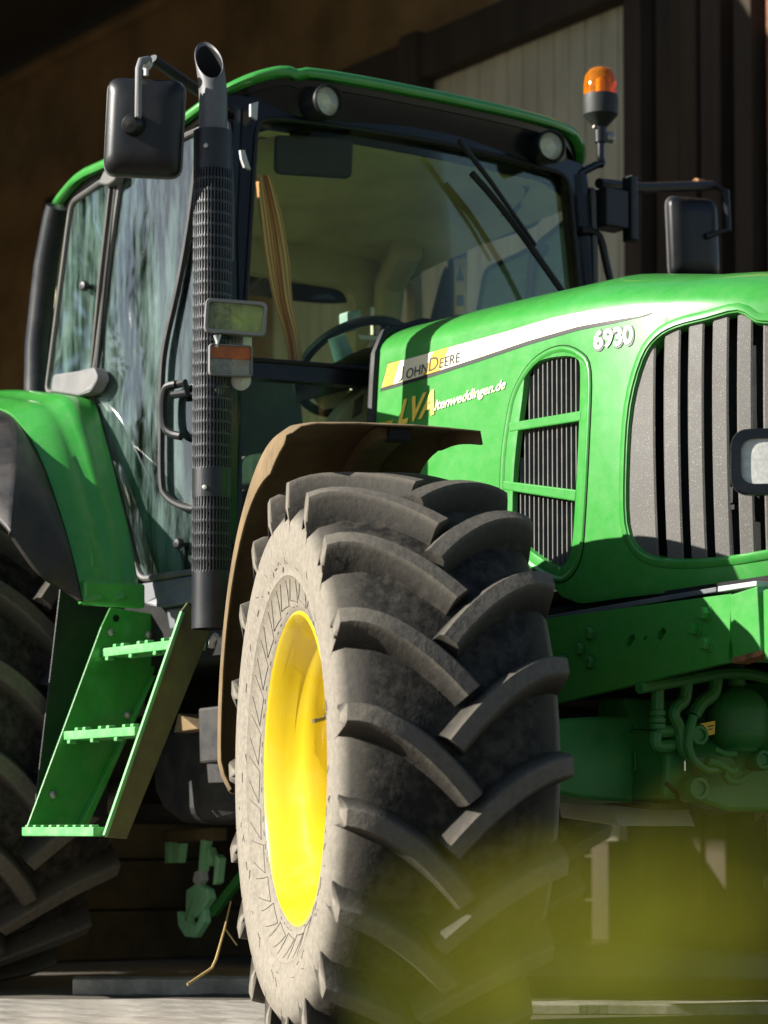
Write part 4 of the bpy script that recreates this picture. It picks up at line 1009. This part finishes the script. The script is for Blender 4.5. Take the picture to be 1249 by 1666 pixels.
# ---------------------------------------------------------------- mirrors
def mirror(s):
    E = empty('side_mirror', (-1.2, s*1.0, 2.55), T)
    if s < 0:
        c = onx(-1.100, 234, 206); rr, uu, ff = frame_of((.80, -.60, -.03), (0.045, 0.03, 1))
        w, h = .219, .277; M_ = lambda mb: mb
    else:
        c = np.array([-1.42, 1.35, 2.60]); rr, uu, ff = frame_of((.97, -.1, -.02), (0, -.06, 1)); w, h = .20, .285
    m = MB()
    def lp(k, t, r=.035): return [c+rr*p[0]+uu*p[1]+ff*t for p in rrect(w*k, h*(1-(1-k)*w/h), r, 6)]
    m.rings([lp(.97, -.035), lp(1, -.03), lp(1, -.008), lp(.97, .0), lp(.95, .002), lp(.90, .012), lp(.70, .024), lp(.4, .027)], True, True, True)
    m2 = MB(); m2.tube(lp(1.005, -.028), .0042, 6, closed=True); m2.build('rim', 'grey_plastic', E)
    m.build('shell', 'black_plastic', E, smooth=35, label='black mirror seen from its back' if s < 0 else None)
    m = MB(); m.prism(rrect(w*.9, h*.92, .03), lambda a, b, t: c+rr*a+uu*b+ff*t, -.036, -.038); m.build('mirror_glass', 'mirror_glass', E, smooth=0)
    if s < 0:
        top = onx(-1.070, 230, 97); tp2 = onx(-1.100, 248, 98); k0 = c+ff*.03-rr*.022+uu*.005
        m = MB(); m.tube([k0, onx(-1.060, 225, 190), onx(-1.060, 226, 112), onx(-1.065, 230, 99), onx(-1.080, 243, 97)], .0105, 10); m.build('arm', 'grey_plastic', E)
        m = MB(); m.lathe([(-.012, .03), (.006, .034), (.03, .03), (.045, .022), (.048, .001)], c+ff*.018-rr*.022, ff+uu*-.25-rr*.25, 20); m.build('ball_joint', 'black_plastic', E)
        m = MB(); m.tube([tp2+np.array([0, 0, .004]), onx(-1.15, 338, 158), (-1.22, -.70, 2.66)], [.019, .021, .022], 10, flat=.7); m.build('arm', 'black_plastic', E)
        m = MB(); q = onx(-1.090, 238, 104); hexbolt(m, q, (.8, -.6, 0), .014, .022); m.tube([q, q+np.array([0, 0, -.035])], .008, 6); m.build('clamp_bolt', 'pale_metal', E)
    else:
        m = MB(); a0 = onx(-1.2, 958, 300); m.tube([(-1.22, .74, 2.66), (-1.30, 1.0, 2.70), c+np.array([.02, .06, .19])], .018, 8); m.tube([c+np.array([.02, .06, .19]), c+np.array([.05, .10, .17]), c+np.array([.06, .10, .03]), c+np.array([.03, .02, 0])], .012, 8); m.build('arm', 'black_plastic', E)
        m = MB(); m.box((-1.2, .77, 2.57), (.08, .10, .13)); m.box((-1.18, .84, 2.58), (.05, .03, .22)); m.build('arm_bracket', 'black_plastic', E, smooth=0, bevel=.006)
        m = MB(); m.lathe([(-.02, .001), (-.018, .02), (.018, .02), (.02, .001)], c+np.array([.02, .0, .185]), (0, 1, 0), 12); m.build('clamp_bolt', 'rust', E)
mirror(-1); mirror(1)
# grab handle on the left front pillar
P = [onx(-1.2, *p) for p in ((945, 374), (966, 377), (978, 392), (987, 430), (996, 470), (1000, 500))]
m = MB(); m.tube(cat(P, 5), .013, 8); m.build('grab_handle', 'black_plastic', T)
# beacon
bc = onx(-1.24, 977, 196); BE = empty('beacon', tuple(bc), T)
def hz(py): return onx(-1.24, 977, py)[2]-bc[2]
m = MB(); m.lathe([(hz(208), .02), (hz(195), .045), (hz(188), .058), (hz(165), .0605), (hz(156), .058), (hz(155), .05)], bc, (0, 0, 1), 32, True, True); m.build('beacon_base', 'black_rubber', BE)
m = MB(); m.lathe([(hz(156), .056), (hz(135), .055), (hz(122), .049), (hz(114), .036), (hz(110), .016), (hz(109), .001)], bc, (0, 0, 1), 32); m.build('beacon_dome', 'lens_amber', BE)
m = MB(); m.lathe([(hz(156), .016), (hz(130), .016), (hz(126), .006), (hz(125), .001)], bc, (0, 0, 1), 14); m.build('bulb', 'reflector', BE)
m = MB(); m.add([bc+np.array(p)*np.array([1, 1, 1]) for p in ((-.02, -.035, hz(155)), (-.02, .0, hz(155)), (-.02, .0, hz(132)), (-.02, -.03, hz(136)))], [(0, 1, 2, 3)]); m.build('reflector', 'pale_metal', BE, smooth=0, solid=.004)
m = MB(); m.lathe([(hz(232), .02), (hz(208), .022)], bc, (0, 0, 1), 16, True, True); m.build('socket', 'black_plastic', BE)
m = MB(); m.tube(cat([bc+np.array([0, 0, hz(222)]), bc+np.array([0, 0, hz(255)]), bc+np.array([0, .005, hz(266)]), bc+np.array([0, -.02, hz(270)]), onx(-1.24, 940, 284)], 5), .013, 10); m.build('stem', 'black_gloss', BE)
m = MB(); m.tube([bc+np.array([0, -.03, hz(208)]), bc+np.array([0, .0, hz(212)])], .005, 6); m.lathe([(-.01, .016), (.012, .02), (.02, .01)], bc+np.array([0, .035, hz(221)]), (.3, 1, 0), 10, True, True); m.build('wing_screw', 'steel', BE)

# ---------------------------------------------------------------- rear fenders
def rear_fender(s):
    yo, yi = -1.06, -.845
    og = [np.array(p) for p in ((-3.55, yo, 1.35), (-3.3, yo, 1.72), (-2.9, yo, 1.88), (-2.4, yo, 1.915))]+[ony(yo, *p) for p in ((0, 664), (38, 695), (70, 752), (100, 838), (120, 908), (136, 978))]
    ig = [np.array(p) for p in ((-3.55, yi, 1.40), (-3.3, yi, 1.77), (-2.9, yi, 1.92), (-2.4, yi, 1.94))]+[ony(yi, *p) for p in ((112, 646), (150, 650), (172, 715), (194, 800), (214, 885), (230, 978))]
    O, I = cat(og, 6), cat(ig, 6); rows = []
    for o, i in zip(O, I):
        r = []; nrm = np.array([o[0]+2.65, 0, o[2]-.9]); nrm /= np.linalg.norm(nrm)
        r.append(o-nrm*.03)
        for t in np.linspace(0, 1, 12): r.append(o+(i-o)*t+nrm*(.022*math.sin(math.pi*min(1, t*1.0))+.012*math.exp(-((t-.62)/.12)**2)-.012*math.exp(-((t-.45)/.1)**2)))
        rows.append(r)
    m = MB(); m.grid(rows)
    if s > 0: m.mirror(1)
    f = m.build('rear_fender', 'green_paint', T, smooth=50, solid=.006)
    m = MB(); k = len(O)-1
    a, b = O[k], I[k]; nrm = np.array([1, 0, .1])
    m.box((a+b)/2+np.array([-.0, 0, .02]), (.03, .21, .075)); 
    if s > 0: m.mirror(1)
    m.build('fender_foot', 'green_paint', f, smooth=0, bevel=.01)
    fe = [np.array(p) for p in ((-3.5, -1.3, 1.2), (-3.2, -1.3, 1.6), (-2.8, -1.3, 1.80), (-2.2, -1.3, 1.80))]+[onx_ for onx_ in (ony(-1.30, 0, 838), ony(-1.28, 22, 868), ony(-1.22, 55, 915), ony(-1.17, 80, 940), ony(-1.11, 108, 957), ony(-1.07, 134, 976))]
    E_ = cat(fe, 6); rows = []
    for o, e in zip(O, E_):
        nrm = np.array([o[0]+2.65, 0, o[2]-.9]); nrm /= np.linalg.norm(nrm)
        rows.append([o-nrm*.006+(e-o)*t+nrm*.045*math.sin(math.pi*t)*min(1, np.linalg.norm(e-o)/.2) for t in np.linspace(0, 1, 10)]+[e-nrm*.02])
    m = MB(); m.grid(rows)
    if s > 0: m.mirror(1)
    m.build('fender_flare', 'dark_flap', T, smooth=60, solid=.006)
rear_fender(-1); rear_fender(1)

# ---------------------------------------------------------------- ladder
def pr(name, P, x0, d, mat, par, bevel=.003, **k):
    m = MB(); m.prism([tuple(onx(x0, *p)[1:]) for p in P], lambda a, b, t: (x0+t, a, b), 0, -d); return m.build(name, mat, par, smooth=0, bevel=bevel, **k)
LA = empty('ladder', (-1.4, -1.0, .5), T)
xr, xf = -1.58, -1.14
sp = pr('side_plate', ((180, 988), (262, 1000), (252, 1092), (200, 1212), (140, 1346), (44, 1346), (165, 1020)), xr, .008, 'green_paint', LA)
pr('flange', ((246, 1110), (255, 1098), (143, 1346), (130, 1346)), xr+.03, .03, 'green_paint', LA)
pr('side_plate', ((294, 996), (306, 980), (342, 1030), (207, 1365), (170, 1362)), xf, .010, 'dirty_plate', LA, label='front side plate of the ladder caked with brown dirt')
m = MB(); m.tube([onx(xf+.004, 297, 996), onx(xf+.004, 171, 1360)], .008, 8); m.build('lit_edge', 'green_lit', LA)  # paler green tube painted as the sunlit plate edge
for i, (px, py, xa) in enumerate(((165, 1062, xr), (103, 1197, xr), (35, 1353, xr-.01))):
    q = onx(xa, px, py); y0 = q[1]
    m = MB(); m.box(((xa+xf)/2-.006, y0+.0555, q[2]), (xf-xa-.014, .11, .026))
    for k in range(9):
        if i < 2: m.box((xa+.03+(xf-xa-.06)*k/8, y0+.0125, q[2]+(-.019 if k % 3 == 0 else .016)), (.018, .024, .012))
        else: m.box((xa+.03+(xf-xa-.06)*k/8, y0+.0125, q[2]+.0155), (.018, .024, .008))
    m.build('step', 'green_lit', LA, smooth=0, bevel=.003)
for px, py in ((180, 1029), (242, 1033), (208, 1163), (86, 1293)):
    m = MB(); c = onx(xr+.002, px, py); m.lathe([(0, .013), (.006, .012), (.010, .007), (.011, .001)], c, (1, 0, 0), 14); m.build('bolt', 'steel', LA)
m = MB(); c = onx(xr+.001, 189, 1006); m.lathe([(0, .011), (.0012, .011), (.0012, .001)], c, (1, 0, 0), 14); m.build('bolt_hole', 'void_black', LA)
pr('guard_plate', ((98, 958), (185, 975), (175, 1335), (58, 1303)), -1.70, .006, 'black_plastic', T)

# ---------------------------------------------------------------- belly: gearbox, tank, battery box, axle, links
m = MB(); m.prism(rrect(.62, .6, .12), lambda a, b, t: (t, a, b+.84), -2.9, -.45); GB = m.build('gearbox', 'dark_timber' if 0 else 'black_plastic', T, smooth=0, bevel=.03)
m = MB(); m.lathe([(-.95, .14), (-.6, .16), (-.35, .22), (.35, .22), (.6, .16), (.95, .14)], (-2.65, 0, .9), (0, 1, 0), 24, True, True); m.build('rear_axle', 'green_cast', T)
m = MB(); tk = [tuple(ony(-.62, *p)[[0, 2]]) for p in ((255, 1190), (420, 1150), (420, 1325), (345, 1342), (300, 1338), (275, 1318), (262, 1290))]
m.prism(tk, lambda a, b, t: (a, t, b), -.66, -.28); FT = m.build('fuel_tank', 'dark_flap', T, smooth=0, bevel=.05, seg=4)
m = MB(); m.prism([tuple(ony(-.74, *p)[[0, 2]]) for p in ((322, 1152), (372, 1146), (372, 1238), (324, 1243))], lambda a, b, t: (a, t, b), -.74, -.6); m.build('battery_box', 'dark_flap', T, smooth=0, bevel=.008)
m = MB(); m.prism([tuple(ony(-.72, *p)[[0, 2]]) for p in ((290, 1160), (322, 1186), (282, 1192))], lambda a, b, t: (a, t, b), -.72, -.6); m.build('tank_bracket', 'fender_under', T, smooth=0, bevel=.004)
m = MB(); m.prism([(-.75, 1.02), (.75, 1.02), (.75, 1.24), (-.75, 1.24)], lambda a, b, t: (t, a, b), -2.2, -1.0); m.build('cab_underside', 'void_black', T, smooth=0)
m = MB(); m.tube(cat([ony(-.8, *p) for p in ((352, 1034), (346, 1042), (344, 1054))], 4), .010, 8); m.build('hose_clip', 'pale_metal', T)
# lower link with its hook behind the front wheel
yl_ = -.30
mk('hook_sunlit', (.32, .72, .36), .5, dust=.3)  # sunlight on the hook put in as a lighter green
def lk(name, P, d, mat, par=None, bevel=.006, off=0):
    m = MB(); m.prism([tuple(ony(yl_, *p)[[0, 2]]) for p in P], lambda a, b, t: (a, t, b), yl_+off, yl_+off+d); return m.build(name, mat, par or T, smooth=0, bevel=bevel)
hk = lk('link_hook', ((302, 1448), (320, 1436), (337, 1446), (341, 1462), (326, 1486), (316, 1494), (312, 1484), (304, 1498), (318, 1506), (324, 1490), (331, 1478), (332, 1500), (316, 1526), (300, 1524), (289, 1506), (287, 1482), (294, 1486), (301, 1496)), .03, 'hook_sunlit')
lk('link_arm', ((322, 1488), (394, 1392), (400, 1402), (334, 1492)), .02, 'green_cast', hk, .003, .03)
for P in (((326, 1366), (334, 1366), (328, 1418), (322, 1418)), ((338, 1378), (346, 1398), (340, 1410), (334, 1396)), ((350, 1390), (356, 1396), (352, 1436), (346, 1440))):
    lk('link_strap', P, .03, 'hook_sunlit', hk, .003)
lk('link_shackle', ((318, 1418), (328, 1416), (330, 1432), (322, 1442), (315, 1434)), .03, 'pale_metal', hk, .004, -.005)
lk('hanger', ((268, 1370), (276, 1370), (274, 1404), (268, 1404)), .03, 'hook_sunlit', hk, .003); lk('hanger', ((280, 1372), (294, 1372), (290, 1404), (279, 1402)), .03, 'hook_sunlit', hk, .003)
lk('hanger_beam', ((262, 1352), (345, 1346), (345, 1368), (262, 1370)), .06, 'fender_under', hk, .006)

# ================================================================== flowering weeds close to the camera, far out of focus
def weed(px, py, dist, sx, sy, n, label, seed):
    rg = random.Random(seed); d = ray(px, py); top = CAM+d*dist; k = dist/FPX
    root = np.array([top[0]+rg.uniform(-.05, .05), top[1]+rg.uniform(-.05, .05), 0])
    E = empty('flowering_weed', tuple(root)); tag(E, label, 'weed', 'yellow weeds blurred in the foreground')
    base = top-np.array([0, 0, sy*k*1.6])
    m = MB(); m.tube(cat([root, root*.5+base*.5+np.array([.01, .01, 0]), base, top], 6), .0022, 6); m.build('stem', 'weed_leaf', E)
    pe = MB(); lf = MB(); st = MB()
    for i in range(n):
        while True:
            a = np.array([rg.gauss(0, .5), rg.gauss(0, .5), rg.gauss(0, .5)])
            if np.linalg.norm(a) < 1.25: break
        c = top+RT*a[0]*sx*k+UPZ*a[1]*sy*k+V0*a[2]*min(sx, sy)*k*.6
        ax = np.array([rg.gauss(0, 1), rg.gauss(0, 1), rg.gauss(.4, 1)]); ax /= np.linalg.norm(ax)
        u = np.cross(ax, [.3, .2, .9]); u /= np.linalg.norm(u); v = np.cross(ax, u); L = rg.uniform(.004, .0062)
        for q in range(4):
            t = q*math.pi/2+.3; e = math.cos(t)*u+math.sin(t)*v; g_ = -math.sin(t)*u+math.cos(t)*v
            pe.add([c, c+e*L*.6+g_*L*.42+ax*L*.12, c+e*L*1.15+g_*L*.2+ax*L*.3, c+e*L*1.15-g_*L*.2+ax*L*.3, c+e*L*.6-g_*L*.42+ax*L*.12], [(0, 1, 2, 3, 4)])
        if i % 3 == 0: st.tube([base+(top-base)*rg.random(), c-ax*.002], .0007, 4)
    for i in range(5):
        c = base-np.array([0, 0, rg.uniform(.02, .25)]); e = RT*rg.uniform(-1, 1)+V0*rg.uniform(-1, 1); e /= np.linalg.norm(e); L = rg.uniform(.03, .06); g_ = np.cross(e, UPZ)
        lf.add([c, c+e*L*.5+g_*L*.16+UPZ*.01, c+e*L, c+e*L*.5-g_*L*.16+UPZ*.01], [(0, 1, 2, 3)])
    o = pe.build('petals', 'petal', E, smooth=0, recalc=False); o['kind'] = 'stuff'
    st.build('stalks', 'weed_leaf', E)['kind'] = 'stuff'; lf.build('leaves', 'weed_leaf', E, smooth=0, recalc=False)['kind'] = 'stuff'
for px_, py_, dd_, sx_, sy_, nn_, lab_ in (
    (1150, 1480, .34, 300, 120, 6, 'rightmost tall yellow weed, blurred before the front axle'),
    (960, 1580, .32, 260, 100, 4, 'short yellow weed, blurred beside the foot of the front tyre'),
    (720, 1630, .33, 170, 90, 2, 'sparse yellow weed, blurred over the foot of the front tyre')):
    weed(px_, py_, dd_, sx_, sy_, nn_, lab_, int(px_))

# trees across the yard, mirrored in the side windows
def tree(x, y, h, seed, lab):
    rg = np.random.default_rng(seed); E = empty('tree', (x, y, 0)); tag(E, lab, 'tree', 'trees across the yard')
    m = MB(); m.tube([(x, y, 0), (x+.1, y, h*.35), (x-.1, y+.1, h*.8)], [.28, .2, .07], 10)
    cl = []
    for i in range(26):
        a = rg.uniform(0, 6.28); zz = rg.uniform(.3, 1.0); r = h*.30*math.sin(math.pi*min(1, (zz-.2)/.8))**.6*rg.uniform(.3, 1); c = np.array([x+r*math.cos(a), y+r*math.sin(a), h*zz]); cl.append(c)
        if i % 3 == 0: m.tube([(x, y, h*(zz*.6)), tuple(c)], [.07, .02], 6)
    m.build('trunk', 'dark_timber', E)
    P = []; F = []
    for c in cl:
        for _ in range(75):
            p = c+rg.normal(0, h*.055, 3); u = rg.normal(0, 1, 3); u /= np.linalg.norm(u); v = np.cross(u, rg.normal(0, 1, 3)); v /= np.linalg.norm(v); s = rg.uniform(.10, .2)
            o = len(P); P += [p-u*s, p+v*s*.6, p+u*s, p-v*s*.6]; F.append((o, o+1, o+2, o+3))
    k = MB(); k.add(P, F); k.build('crown', 'leaf_green', E, smooth=0, recalc=False)['kind'] = 'stuff'
for tx, ty, th_, sd_, lab_ in ((-21, -13.5, 8.5, 1, 'broad tree across the yard, mirrored in the rear quarter window'),
    (-17.5, -8.5, 7.5, 3, 'small tree across the yard, the nearest to the barn'),
    (-18, -16.5, 8.0, 5, 'tree across the yard, mirrored in the upper part of the cab door'),
    (-14.5, -18, 7.0, 6, 'low tree across the yard, mirrored in the middle of the cab door'),
    (-25, -21, 9.5, 2, 'tallest tree across the yard, standing behind the others')):
    tree(tx, ty, th_, sd_, lab_)
